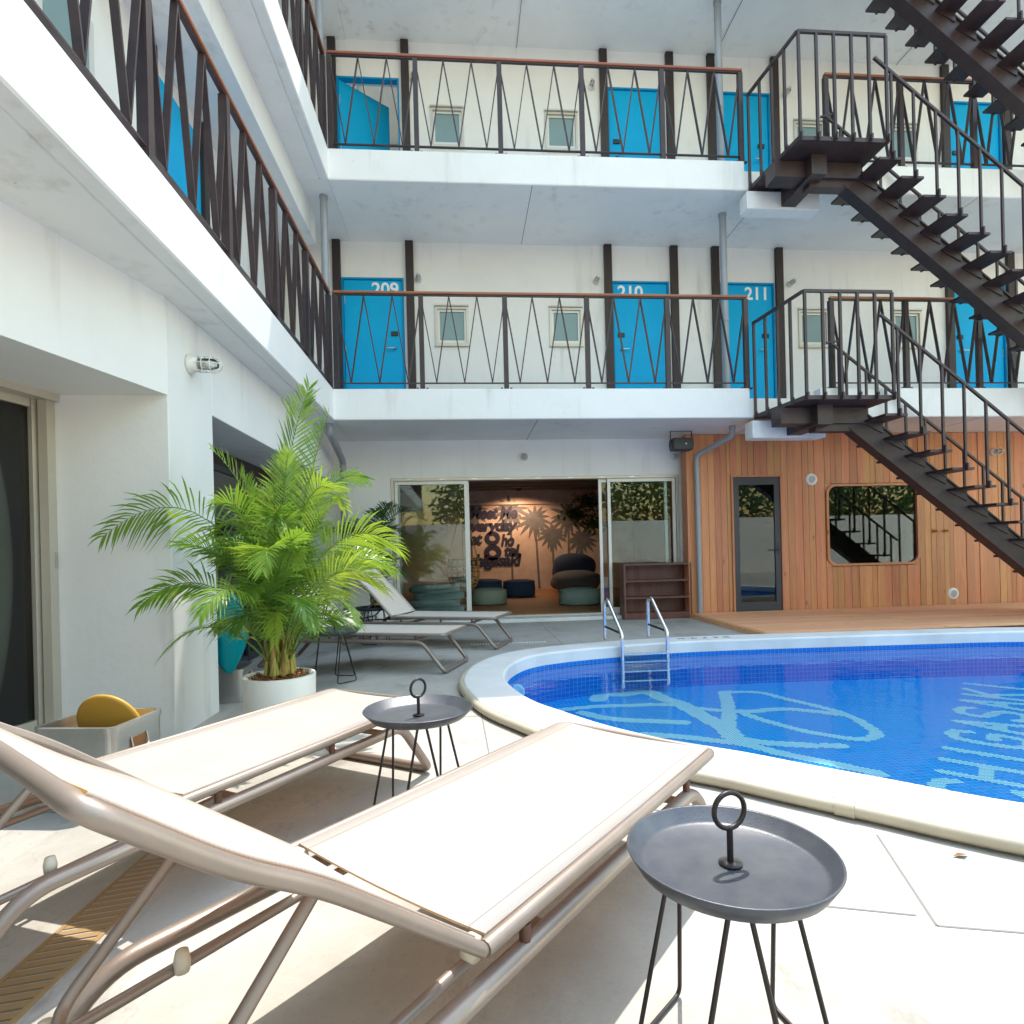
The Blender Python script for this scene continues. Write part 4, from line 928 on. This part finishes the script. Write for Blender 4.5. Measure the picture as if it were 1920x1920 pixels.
# ================================================================ LOUNGERS
LW = .315; SZ = .35
def lounger(label, loc, ang, cloth, theta=46, group='sun loungers'):
    t = thing('sun_lounger', label, 'sun lounger', (loc[0], loc[1], 0), ang, group)
    lm = M['lounger_metal']; L = 1.27
    seat = thing('s', None, None); bpy.data.objects.remove(seat)
    for s_ in (-1, 1):
        MB().tube(rounded([(.0, s_ * LW, SZ), (L, s_ * LW, SZ), (L, s_ * (LW - .08), SZ)], .045), .0165, 10).build('seat_rail', lm, t)
    MB().tube([(L, -LW + .08, SZ), (L, LW - .08, SZ)], .0165, 10).build('foot_rail', lm, t)
    # base: a bent tube on each side that turns down into the legs
    for s_ in (-1, 1):
        yy = s_ * (LW + .004)
        MB().tube(rounded([(-.66, yy, .024), (-.40, yy, SZ - .065), (1.06, yy, SZ - .065), (1.27, yy, .024), (1.27, yy - s_ * .10, .024)], .07, 6), .023, 12, rz=.020).build('leg_tube', lm, t)
        for xx in (.12, .62, 1.0): MB().tube([(xx, yy, SZ - .05), (xx, yy, SZ - .012)], .012, 8).build('spacer', M['dark_wood'], t)
    MB().tube([(1.27, -LW + .09, .024), (1.27, LW - .09, .024)], .021, 12).build('foot_bar', lm, t)
    MB().tube([(-.66, -LW, .024), (-.66, LW, .024)], .019, 12).build('head_bar', lm, t)
    MB().tube([(.2, -LW, SZ - .065), (.2, LW, SZ - .065)], .014, 8).build('cross_bar', lm, t)
    MB().tube([(.95, -LW, SZ - .065), (.95, LW, SZ - .065)], .014, 8).build('cross_bar', lm, t)
    # backrest
    c, q = math.cos(R(theta)), math.sin(R(theta)); pts = [Vector((-.005, 0, SZ))]
    for ln, da in ((.44, .5), (.14, -6), (.20, 1.5)):
        pts.append(pts[-1] + Vector((-ln * math.cos(R(theta + da)), 0, ln * math.sin(R(theta + da)))))
    top = pts[-1]
    for s_ in (-1, 1):
        o = Vector((0, s_ * LW, 0))
        MB().tube(rounded([p + o for p in pts] + [top + Vector((0, s_ * (LW - .08), 0))], .10, 6), .0132, 12).build('back_rail', lm, t)
    MB().tube([top + Vector((0, -LW + .08, 0)), top + Vector((0, LW - .08, 0))], .0128, 10).build('head_rail', lm, t)
    # sling cloth, slightly sagging
    def sling(path, nm):
        mb = MB(); P = rounded(path, .12, 7); nn = 9; vs = []; fs = []
        Q = []
        for a_, b_ in zip(P, P[1:]):
            for k in range(4): Q.append(a_.lerp(b_, k / 4))
        Q.append(P[-1])
        for i, p in enumerate(Q):
            tg = (Q[min(i + 1, len(Q) - 1)] - Q[max(i - 1, 0)]).normalized(); nr = Vector((0, 1, 0)).cross(tg)
            if nr.z < 0: nr = -nr
            for sgn in (1, -1):
                for j in range(nn):
                    w_ = -1 + 2 * j / (nn - 1)
                    sag = .010 * (1 - w_ * w_)
                    vs.append(p + nr * ((.0165 if sgn > 0 else .0115) - sag) + Vector((0, w_ * (LW - .012), 0)))
        rw = 2 * nn
        for i in range(len(Q) - 1):
            for j in range(nn - 1):
                a_ = i * rw + j; fs.append((a_, a_ + 1, a_ + rw + 1, a_ + rw)); b_ = a_ + nn; fs.append((b_, b_ + rw, b_ + rw + 1, b_ + 1))
            a_ = i * rw; fs.append((a_, a_ + rw, a_ + rw + nn, a_ + nn)); a_ += nn - 1; fs.append((a_, a_ + nn, a_ + rw + nn, a_ + rw))
        mb.add(vs, fs, True); return mb.build(nm, M[cloth], t)
    sling([Vector((.015, 0, SZ)), Vector((.7, 0, SZ - .004)), Vector((L - .004, 0, SZ))], 'seat_sling')
    sling([Vector((-.02, 0, SZ + .012))] + pts[1:], 'back_sling')
    # adjustable support under the backrest
    sup = [(-.36 * c, -.20, SZ + .36 * q - .03), (-.52, -.20, SZ - .04), (-.52, .20, SZ - .04), (-.36 * c, .20, SZ + .36 * q - .03)]
    MB().tube(rounded(sup, .06), .0115, 8).build('support', lm, t)
    MB().tube(rounded([(.2, -.24, SZ - .065), (-.62, -.24, SZ - .10), (-.62, .24, SZ - .10), (.2, .24, SZ - .065)], .08), .012, 8).build('rack', lm, t)
    for s_ in (-1, 1):
        for xx in (-.52, -.30): MB().lathe([(0, -.022), (.014, -.022), (.016, 0), (.012, .02), (0, .022)], 12, (xx, s_ * .22, SZ - .065)).build('clip', M['clip'], t)
        MB().lathe([(0, -.012), (.024, -.012), (.024, .012), (0, .012)], 14, (0, 0, 0)).build('hinge', M['clip'], t).matrix_local = Matrix.Translation((0.0, s_ * (LW - .03), SZ - .01)) @ Matrix.Rotation(R(90), 4, 'X')
    return t
A1 = math.atan2(.747, .665)
def place(hx, hy, a, side):    # hinge point on the side rail given; side -1: right rail, +1: left rail (looking to the foot)
    return (hx - side * LW * -math.sin(a) * 1, hy - side * LW * math.cos(a))
a1 = math.atan2(.745, .667); lounger('cream sling sun lounger nearest the pool in front', place(-.449, 1.505, a1, 1), a1, 'fabric', 38.6)
a2 = math.atan2(.85, .527); lounger('cream sling sun lounger with palm shadow on its foot end', place(-.87, 1.85, a2, -1), a2, 'fabric', 39)
a3 = R(-19); lounger('beige sling lounger just behind the potted palm', place(-1.40, 5.72, a3, -1), a3, 'taupe')
a4 = R(-21.5); lounger('beige sling lounger by the glass doors with raised back', place(-.86, 6.98, a4, -1), a4, 'taupe')

# ================================================================ TRAY TABLES
def tray_table(label, loc, ang, rt=.2235, zr=.45):
    t = thing('tray_table', label, 'side table', (loc[0], loc[1], 0), ang, 'round black tray tables')
    MB().lathe([(0, zr - .034), (.178, zr - .034), (.190, zr - .031), (rt - .004, zr - .002), (rt, zr), (rt + .002, zr - .003), (.192, zr - .037), (.18, zr - .041), (0, zr - .041)], 56).build('tray', M['tray'], t)
    MB().lathe([(0, zr - .0335), (.024, zr - .0335), (.024, zr - .029), (.008, zr - .026), (0, zr - .026)], 20).tube([(0, 0, zr - .03), (0, 0, zr + .045)], .0065, 10).build('stem', M['tray_leg'], t)
    rr = .037
    MB().tube([(rr * math.cos(k * math.tau / 28), 0, zr + .042 + rr + rr * math.sin(k * math.tau / 28)) for k in range(28)], .0055, 8, True).build('ring', M['tray_leg'], t)
    for k in range(3):
        a = k * math.tau / 3
        def pt(r, da, z): return (r * math.cos(a + da), r * math.sin(a + da), z)
        MB().tube(rounded([pt(.125, -.12, zr - .04), pt(.20, -.50, .006), pt(.20, .50, .006), pt(.125, .12, zr - .04)], .025, 4), .0052, 8).build('wire_leg', M['tray_leg'], t)
    return t
tray_table('black tray table with ring handle in the front right corner', (.540, 1.188), R(12), .211)
tray_table('black tray table with ring handle between the two cream loungers', (-.203, 2.45), R(40))
tray_table('black tray table partly hidden by the palm fronds', (-1.145, 5.24), R(75))
tray_table('small far black tray table between the beige loungers', (-1.135, 7.38), R(20))

# ================================================================ POTS AND PALMS
def frond(mb, P, Lmax, side=Vector((1, 0, 0)), nl=30, wid=.016, droop=.25, vee=.35, seed=0, roll=0.):
    """pinnate leaf on the quadratic curve P0 P1 P2"""
    rg = random.Random(seed); P0, P1, P2 = [Vector(p) for p in P]
    B = lambda t: P0 * (1 - t) ** 2 + P1 * 2 * t * (1 - t) + P2 * t * t
    D = lambda t: ((P1 - P0) * (1 - t) + (P2 - P1) * t).normalized()
    mb.tube([B(i / 10) for i in range(11)], [.0065 * (1 - .8 * i / 10) for i in range(11)], 5)
    up0 = Vector((0, 0, 1))
    for i in range(nl):
        t = .16 + .84 * (i + rg.uniform(-.2, .2)) / (nl - 1); t = min(t, 1)
        p = B(t); d = D(t)
        sd_ = d.cross(up0)
        if sd_.length < .25: sd_ = (sd_ + side * .6)
        sd_ = (sd_.normalized() * .75 + side * .25 * (1 if sd_.dot(side) > 0 else -1)).normalized(); sd_ = (Matrix.Rotation(roll, 3, d) @ sd_); nu = sd_.cross(d).normalized()
        if nu.z < 0 and abs(roll) < .9: nu = -nu
        L = Lmax * (.45 + .55 * math.sin(math.pi * min(1, (t - .08) / .8) ** .8)) * rg.uniform(.85, 1.08)
        if t > .9: L *= .7
        al = R(62 - 34 * t)
        for s_ in (-1, 1):
            dr_ = (d * math.cos(al) + sd_ * s_ * math.sin(al) + nu * vee * rg.uniform(.6, 1.2)).normalized()
            g = Vector((0, 0, -1)) * droop * rg.uniform(.6, 1.4)
            q = [p + dr_ * L * f + g * L * f * f for f in (0, .3, .65, 1)]
            wv = dr_.cross(nu).normalized(); w_ = wid * rg.uniform(.8, 1.15)
            ws = (w_ * .35, w_ * .95, w_ * .8, 0)
            vs = [];
            for a_, b_ in zip(q[:3], ws[:3]): vs += [a_ - wv * b_ / 2 + nu * b_ * .0, a_ + wv * b_ / 2]
            vs.append(q[3])
            mb.add(vs, [(0, 1, 3, 2), (2, 3, 5, 4), (4, 5, 6)], True)
def pot(label, loc, r, h):
    t = thing('plant_pot', label, 'pot', (loc[0], loc[1], gz(loc[0])))
    MB().lathe([(0, 0), (r * .93, 0), (r * .95, .02), (r, h - .01), (r - .004, h), (r - .022, h), (r - .026, h - .05), (0, h - .05)], 44).build('body', M['pot'], t)
    mb = MB(); rg = random.Random(5)
    mb.lathe([(0, h - .02), (r * .5, h - .015), (r - .03, h - .035)], 30)
    for k in range(420):
        a = rg.uniform(0, math.tau); q = r * .84 * math.sqrt(rg.random()); c = Vector((q * math.cos(a), q * math.sin(a), h - .012 + rg.uniform(-.008, .012)))
        d = Vector((rg.uniform(-1, 1), rg.uniform(-1, 1), rg.uniform(-.5, .5))).normalized() * rg.uniform(.008, .022); e = d.cross(Vector((rg.uniform(-1, 1), rg.uniform(-1, 1), 1))).normalized() * .004
        mb.add([c - d - e, c - d + e, c + d + e, c + d - e], [(0, 1, 2, 3)])
    b = mb.build('bark_mulch', M['bark'], t, recalc=False); b['kind'] = 'stuff'
    return t
PX0, PY0 = -1.215, 3.93
pot('white cylindrical pot full of bark mulch holding the palm', (PX0, PY0), .225, .355)
palm = thing('potted_palm', 'bright green areca palm with yellow canes in the white pot', 'palm', (PX0, PY0, .0))
# fronds: base height, control and tip given as (right, back, up) from the middle of the pot, in metres
FR = [ # x,y,z control ; tip ; leaflet length ; droop ; vee
 ((.02, .0, .9), (.02, .05, 1.75), (.22, .05, 2.20), .36, .10, .35),
 ((.05, .02, .8), (.18, -.02, 1.5), (.36, -.05, 2.0), .26, .05, .6),
 ((-.06, 0, .8), (-.45, -.05, 1.75), (-1.0, -.12, 1.24), .38, .38, .45),
 ((-.03, .05, .85), (-.15, .1, 1.55), (-.45, .15, 1.82), .30, .25, .4),
 ((.06, 0, .75), (.45, -.1, 1.45), (.80, -.2, 1.12), .34, .3, .4),
 ((.05, .1, .9), (.25, .15, 1.75), (.55, .2, 1.62), .24, .35, .2),
 ((.03, -.08, .75), (.10, -.4, 1.35), (.12, -.62, 1.02), .30, .25, .3),
 ((-.08, -.03, .6), (-.4, -.15, 1.15), (-.72, -.25, .82), .26, .4, .35),
 ((.08, -.05, .6), (.42, -.2, 1.20), (.72, -.3, .88), .28, .3, .35),
 ((.08, .05, .6), (.45, .05, 1.25), (.74, .0, .98), .28, .3, .35),
 ((-.07, -.08, .45), (-.35, -.2, .85), (-.58, -.3, .52), .22, .4, .3),
 ((.1, 0, .5), (.3, .0, 1.0), (.50, -.05, .70), .22, .35, .35),
 ((.06, -.08, .5), (.2, -.3, 1.0), (.3, -.45, .75), .22, .35, .35),
 ((-.02, -.1, .6), (-.12, -.4, 1.1), (-.22, -.62, .78), .26, .4, .35),
 ((.0, .1, .8), (.1, .45, 1.5), (.15, .75, 1.25), .30, .3, .35),
 ((.06, .08, .7), (.4, .35, 1.3), (.65, .55, 1.0), .30, .3, .35),
 ((-.05, .08, .7), (-.3, .3, 1.35), (-.5, .5, 1.2), .30, .3, .35),
 ((.02, -.02, .9), (.08, -.12, 1.5), (.16, -.25, 1.72), .28, .15, .5),
 ((-.02, .03, .85), (-.1, .05, 1.4), (-.22, .02, 1.62), .30, .2, .5),
 ((.04, .0, .8), (.22, -.05, 1.35), (.45, -.12, 1.45), .28, .25, .45),
 ((-.04, -.02, .7), (-.25, -.1, 1.2), (-.52, -.2, 1.18), .28, .3, .4),
 ((.0, -.05, .6), (.05, -.25, 1.15), (.3, -.5, 1.22), .26, .3, .4),
 ((.08, .02, .45), (.3, .05, .8), (.5, .1, .62), .2, .4, .35),
 ((-.08, .04, .45), (-.3, .1, .8), (-.45, .12, .62), .2, .4, .35),
]
ROLLS = {0: 1.2, 2: 1.15, 3: .9, 4: -1.0, 5: -.8, 6: .2, 7: 1.0, 8: -1.0, 9: -.9, 1: .3}
for i in range(9):          # short low leaves that hide the canes
    a = -2.6 + i * .62; FR.append(((.07 * math.cos(a), .07 * math.sin(a), .42), (.24 * math.cos(a), .20 * math.sin(a), .86 + .06 * (i % 3)), (.40 * math.cos(a), .34 * math.sin(a), .58 + .07 * (i % 2)), .2, .35, .35))
rg = random.Random(11)
for i in range(26):
    a = i * 2.399 + .4; rr = rg.uniform(.15, .50); hz = rg.uniform(.75, 1.45)
    FR.append(((.06 * math.cos(a), .06 * math.sin(a), hz * .62), (rr * .5 * math.cos(a), rr * .5 * math.sin(a), hz + .30), (rr * math.cos(a), rr * math.sin(a), hz + .30 - rr * .6), .27, .28, .45))
for i, (b0, c0_, t0, L, dr_, ve) in enumerate(FR):
    mb = MB(); frond(mb, (b0, c0_, t0), L, nl=34 if L > .25 else 26, wid=.0135, droop=dr_ * 1.25, vee=ve, seed=i, roll=ROLLS.get(i, random.Random(i).uniform(-.7, .7)))
    mb.build('frond', M['leaf'], palm, recalc=False)
    # the cane that carries it
    rg = random.Random(i + 50); a = rg.uniform(0, math.tau); r_ = rg.uniform(.02, .10)
    foot = Vector((r_ * math.cos(a), r_ * math.sin(a), .33)); e = Vector(b0)
    MB().tube([foot, foot.lerp(e, .5) + Vector((rg.uniform(-.01, .01), 0, 0)), e], [.013, .010, .006], 7).build('cane', M['stem'], palm)
for i in range(7):
    rg = random.Random(i + 90); a = i * .9; r_ = rg.uniform(.03, .09); f = Vector((r_ * math.cos(a), r_ * math.sin(a), .32))
    MB().tube([f, f + Vector((rg.uniform(-.02, .02), 0, .22)), f + Vector((rg.uniform(-.04, .04), 0, .45))], [.018, .015, .011], 8).build('cane', M['cane_brown'], palm)
# second palm in the shade by the glass door
pot('dark corner pot of the second palm behind the loungers', (-1.28, 8.45), .20, .36)
p2 = thing('potted_palm', 'dark green palm standing in shade beside the sliding doors', 'palm', (-1.28, 8.45, 0))
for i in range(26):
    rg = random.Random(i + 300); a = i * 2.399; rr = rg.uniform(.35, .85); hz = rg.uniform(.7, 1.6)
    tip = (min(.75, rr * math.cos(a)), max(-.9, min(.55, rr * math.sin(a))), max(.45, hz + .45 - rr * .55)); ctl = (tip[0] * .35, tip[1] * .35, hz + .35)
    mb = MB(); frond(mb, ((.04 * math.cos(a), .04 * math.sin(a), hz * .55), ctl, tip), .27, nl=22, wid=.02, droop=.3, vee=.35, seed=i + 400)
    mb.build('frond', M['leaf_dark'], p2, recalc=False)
    MB().tube([(.05 * math.cos(a * 2), .05 * math.sin(a * 2), .32), (.04 * math.cos(a), .04 * math.sin(a), hz * .55)], .009, 6).build('cane', M['stem'], p2)

# ================================================================ BOXES BY THE LEFT WALL
def metal_box(label, corner, ang, w, d, h, txt=None):
    t = thing('metal_box', label, 'box', (corner[0], corner[1], gz(corner[0]) + .002), ang, 'galvanised metal boxes')
    g = .012; po = rrect(0, w, 0, d, .04, 5); pi = rrect(g, w - g, g, d - g, .032, 5); n5 = len(po); vs = []; fs = []
    for q, z in ((po, 0), (po, h), (pi, h), (pi, g)): vs += [(p[0], p[1], z) for p in q]
    for l in range(3):
        for i in range(n5): fs.append((l * n5 + i, l * n5 + (i + 1) % n5, (l + 1) * n5 + (i + 1) % n5, (l + 1) * n5 + i))
    fs.append(tuple(range(n5))[::-1]); fs.append(tuple(range(3 * n5, 4 * n5)))
    MB().add(vs, fs).build('body', M['galv'], t)
    mb = MB(); q1, q2 = rrect(-.008, w + .008, -.008, d + .008, .048, 5), rrect(g + .002, w - g - .002, g + .002, d - g - .002, .03, 5); vs = []; fs = []
    for q, z in ((q1, h - .022), (q1, h + .004), (q2, h + .004), (q2, h - .022)): vs += [(p[0], p[1], z) for p in q]
    for l in range(4):
        for i in range(n5): fs.append((l * n5 + i, l * n5 + (i + 1) % n5, ((l + 1) % 4) * n5 + (i + 1) % n5, ((l + 1) % 4) * n5 + i))
    mb.add(vs, fs).build('rim', M['galv'], t)
    MB().box(w - .001, w + .004, d * .32, d * .62, h * .66, h * .8).build('handle_slot', M['dead'], t)
    MB().tube(rounded([(w + .004, d * .32, h * .82), (w + .018, d * .32, h * .66), (w + .018, d * .62, h * .66), (w + .004, d * .62, h * .82)], .01), .004, 6).build('handle', M['silver'], t)
    if txt: text_mesh(txt, .07, .002, M['alu_white'], 'embossed_word', t, facing_south(w * .38, -.002, h * .40), bold=.001, spacing=1.15)
    return t
bx = metal_box('galvanised box holding a yellow disc by the left window', (-2.09, 3.00), R(-9), .41, .36, .40, 'JUICE')
metal_box('galvanised box standing behind the white pillar', (-2.28, 5.02), R(6), .42, .40, .27)
fd = thing('foam_disc', 'round yellow foam disc leaning in the metal box', 'disc', (-1.83, 3.17, .25), R(-8))
MB().lathe([(0, -.012), (.155, -.012), (.17, -.006), (.17, .006), (.155, .012), (0, .012)], 40).build('board', M['yellow'], fd).matrix_local = Matrix.Translation((0, 0, 0.0)) @ Matrix.Rotation(R(-72), 4, 'X')
tf = thing('turquoise_float', 'glossy turquoise pool float leaning at the pillar corner', 'float', (-1.90, 4.88, .17))
mb = MB(); out = [(.0, .0), (.06, .07), (.12, .2), (.15, .33), (.135, .47), (.08, .58), (.0, .64), (-.08, .58), (-.13, .45), (-.13, .3), (-.08, .1)]
out = [(p.x, p.y) for p in spline(out, 4, True)]; no = len(out); vs = []; fs = []
for s_, y in ((.86, -.05), (1., -.03), (1.04, 0), (1., .03), (.86, .05)): vs += [(x_ * s_, y, .3 + (z_ - .3) * s_) for x_, z_ in out]
for l in range(4):
    for i in range(no): fs.append((l * no + i, l * no + (i + 1) % no, (l + 1) * no + (i + 1) % no, (l + 1) * no + i))
fs += [tuple(range(no))[::-1], tuple(range(4 * no, 5 * no))]
mb.add(vs, fs, True).build('bladder', M['turq'], tf)
# drain grate in the floor under the loungers
gt = thing('drain_grate', 'long slatted yellow drain grate in the floor under the loungers', 'grate', (-1.21, 1.0, gz(-1.21)), R(-3))
gt.rotation_euler = (0, -.1345, R(-3))
for k in range(44):
    MB().box(-.075, .075, k * .034, k * .034 + .022, .001, .009).build('slat', M['grate'], gt)
MB().box(-.085, .085, -.01, 1.5, -.002, .003).build('channel', M['dead'], gt); 
for s_ in (-1, 1): MB().box(s_ * .085 - .008, s_ * .085 + .008, -.01, 1.5, .0, .0095).build('edge', M['grate'], gt)
dl = MB().add([(0, 0, .004), (.03, .012, .009), (.06, .004, .005), (.03, -.014, .014)], [(0, 3, 1), (1, 3, 2)]).build('dead_leaf', M['dead'])
dl.location = (1.64, 1.88, 0); tag(dl, 'tiny curled brown leaf on the bright floor', 'leaf')

# ================================================================ LOUNGE FURNITURE
def pouf(label, loc, r, h, mt):
    t = thing('floor_pouf', label, 'pouf', (loc[0], loc[1], .076), 0, 'floor poufs in the lounge')
    MB().lathe([(0, 0), (r * .9, 0), (r, .03), (r * 1.03, h * .5), (r, h - .04), (r * .93, h - .008), (r * .6, h + .015), (0, h + .02)], 36).build('body', M[mt], t)
    for z in (.035, h - .03): MB().tube([((r + .005) * math.cos(k * math.tau / 36), (r + .005) * math.sin(k * math.tau / 36), z) for k in range(36)], .008, 5, True).build('piping', M[mt], t)
pouf('sage green pouf at the left of the open lounge doorway', (.46, 11.5), .35, .30, 'pouf_green')
pouf('pale teal pouf at the right of the open lounge doorway', (2.14, 10.9), .38, .29, 'pouf_teal')
pouf('navy blue pouf in the middle of the lounge', (1.23, 13.3), .36, .37, 'pouf_navy')
pouf('dark navy pouf half behind the green one', (.42, 13.3), .42, .40, 'pouf_navy')
def blob(mb, c, s, n=14, m_=20, e=.8):
    vs = []; fs = []
    pw = lambda v: math.copysign(abs(v) ** e, v)
    for i in range(n + 1):
        ph = -math.pi / 2 + math.pi * i / n
        for j in range(m_):
            th = j * math.tau / m_; k = 1 + .05 * math.sin(3 * th + i)
            vs.append((c[0] + s[0] * pw(math.cos(ph)) * pw(math.cos(th)) * k, c[1] + s[1] * pw(math.cos(ph)) * pw(math.sin(th)) * k, c[2] + s[2] * pw(math.sin(ph))))
    for i in range(n):
        for j in range(m_): fs.append((i * m_ + j, i * m_ + (j + 1) % m_, (i + 1) * m_ + (j + 1) % m_, (i + 1) * m_ + j))
    mb.add(vs, fs, True); return mb
sf = thing('bean_bag_sofa', 'slumped navy and slate bean bag sofa by the mural', 'sofa', (2.75, 14.5, .076))
blob(MB(), (0, -.1, .26), (.62, .5, .27)).build('base', M['pouf_slate'], sf); blob(MB(), (.02, .22, .55), (.55, .3, .40)).build('backrest', M['pouf_navy'], sf)
cu = thing('cushion_stack', 'pile of pale blue cushions behind the left glass pane', 'cushions', (-.45, 9.75, .076))
for k in range(4): blob(MB(), (.03 * (-1) ** k, 0, .08 + k * .12), (.42, .28, .075), 10, 18, .6).build('cushion', M['cushion'], cu)
hc = thing('hanging_chair', 'wicker hanging chair on cords inside the lounge doorway', 'chair', (-.02, 11.1, .35))
mb = MB()
for k in range(16):
    a = k * math.tau / 16; mb.tube([(.30 * math.cos(a) * math.sin(f * math.pi * .62 + .0), .30 * math.sin(a) * math.sin(f * math.pi * .62), .62 * f * f) for f in [i / 8 for i in range(9)]], .009, 5)
for f in [i / 9 for i in range(1, 10)]:
    r_ = .30 * math.sin(f * math.pi * .62); mb.tube([(r_ * math.cos(k * math.tau / 24), r_ * math.sin(k * math.tau / 24), .62 * f * f) for k in range(24)], .012, 5, True)
mb.build('basket', M['wicker'], hc)
for a in (0, 1.6, 3.1, 4.7): MB().tube([(.28 * math.cos(a), .28 * math.sin(a), .6), (0, 0, 1.7), (0, 0, 2.3)], .010, 5).build('cord', M['wicker'], hc)
blob(MB(), (0, 0, .22), (.2, .2, .1), 8, 14).build('cushion', M['cushion'], hc)
for (x_, y_, z_, s_), lab in zip(((3.0, 13.9, 2.25, .26), (2.62, 13.6, 1.95, .24), (3.02, 13.5, 1.72, .24)), ('highest', 'left', 'lowest')):
    t = thing('hanging_plant', f'{lab} dark leafy hanging plant in front of the mural palms', 'plant', (x_, y_, z_), 0, 'hanging plants in the lounge')
    MB().lathe([(0, -.12), (.07, -.12), (.1, .0), (.09, .0), (0, -.02)], 18).build('pot', M['pouf_slate'], t)
    MB().tube([(0, 0, 0), (0, 0, 2.71 - z_)], .004, 5).build('cord', M['black'], t)
    mb = MB(); rg = random.Random(int(z_ * 100))
    for k in range(150):
        v = Vector((rg.gauss(0, 1), rg.gauss(0, 1), rg.gauss(-.1, .7))) * s_ * .55; d = Vector((rg.gauss(0, 1), rg.gauss(0, 1), rg.gauss(-.4, .6))).normalized() * .09; e = d.cross(Vector((rg.gauss(0, 1), rg.gauss(0, 1), 1))).normalized() * .03
        mb.add([v - d, v + e, v + d, v - e], [(0, 1, 2, 3)])
    mb.build('foliage', M['leaf_dark'], t, recalc=False)
# the one lit lamp: a small warm downlight over the mural
mt_, t_, p_, o_ = nodes('warm_lamp'); p_.inputs['Emission Color'].default_value = (1, .42, .16, 1); p_.inputs['Emission Strength'].default_value = 9; M['lampglow'] = mt_
dlamp = thing('ceiling_downlight', 'small warm ceiling lamp glowing above the mural lettering', 'lamp', (1.42, 14.7, 2.62))
MB().lathe([(0, .1), (.045, .1), (.055, 0), (.048, 0), (.04, .06), (0, .06)], 20).build('shade', M['black'], dlamp)
MB().lathe([(0, .02), (.03, .025), (.035, .05), (0, .058)], 14).build('bulb', M['lampglow'], dlamp)
ld = bpy.data.lights.new('downlight', 'SPOT'); ld.energy = 38; ld.color = (1, .55, .3); ld.spot_size = R(150); ld.spot_blend = .6; ld.shadow_soft_size = .03
lo = bpy.data.objects.new('downlight', ld); COL.objects.link(lo); lo.location = (1.42, 14.7, 2.61); lo.rotation_euler = (R(12), 0, 0)

# ================================================================ BEHIND THE CAMERA (seen only in the glass)
gw = MB().box(-2.5, 27, -6.2, -6.0, -.1, 2.3).build('bounce_wall', M['white'], None); tag(gw, 'invented white boundary wall opposite the hotel, raised for bounce light', 'wall')  # invented wall, raised to bounce sunlight into the court and fill the reflections
st_ = thing('timber_steps', 'wide timber steps in front of the boundary wall', 'steps')
for k in range(4): MB().box(1.0, 8.0, -5.2 - k * .42, -4.8 - k * .42, 0, .18 + k * .18).build('step', M['dark_wood'], st_)
for i, (x_, y_) in enumerate(((0.5, -8.6), (4.5, -8.9), (8.5, -8.4), (12.5, -8.8), (16.3, -8.4), (20., -8.7), (23.6, -8.4))):
    t = thing('garden_tree', ('first', 'second', 'third', 'fourth', 'fifth', 'sixth', 'seventh')[i] + ' leafy tree behind the boundary wall counted from the hotel wing', 'tree', (x_, y_, -.1), 0, 'trees behind the boundary wall')
    MB().tube([(0, 0, 0), (.1, .05, 1.5), (0, .1, 3.2)], [.14, .11, .05], 8).build('trunk', M['bark_tree'], t)
    mb = MB(); rg = random.Random(i + 700)
    for k in range(1500):
        v = Vector((rg.gauss(0, 1), rg.gauss(0, 1), rg.gauss(0, .8))); v = v.normalized() * (v.length ** .5) * 1.3 + Vector((0, 0, 3.3)); d = Vector((rg.gauss(0, 1), rg.gauss(0, 1), rg.gauss(0, 1))).normalized() * .16; e = d.cross(Vector((rg.gauss(0, 1), rg.gauss(0, 1), 1))).normalized() * .07
        mb.add([v - d, v + e, v + d, v - e], [(0, 1, 2, 3)])
    mb.build('crown', M['leaf_tree'], t, recalc=False)
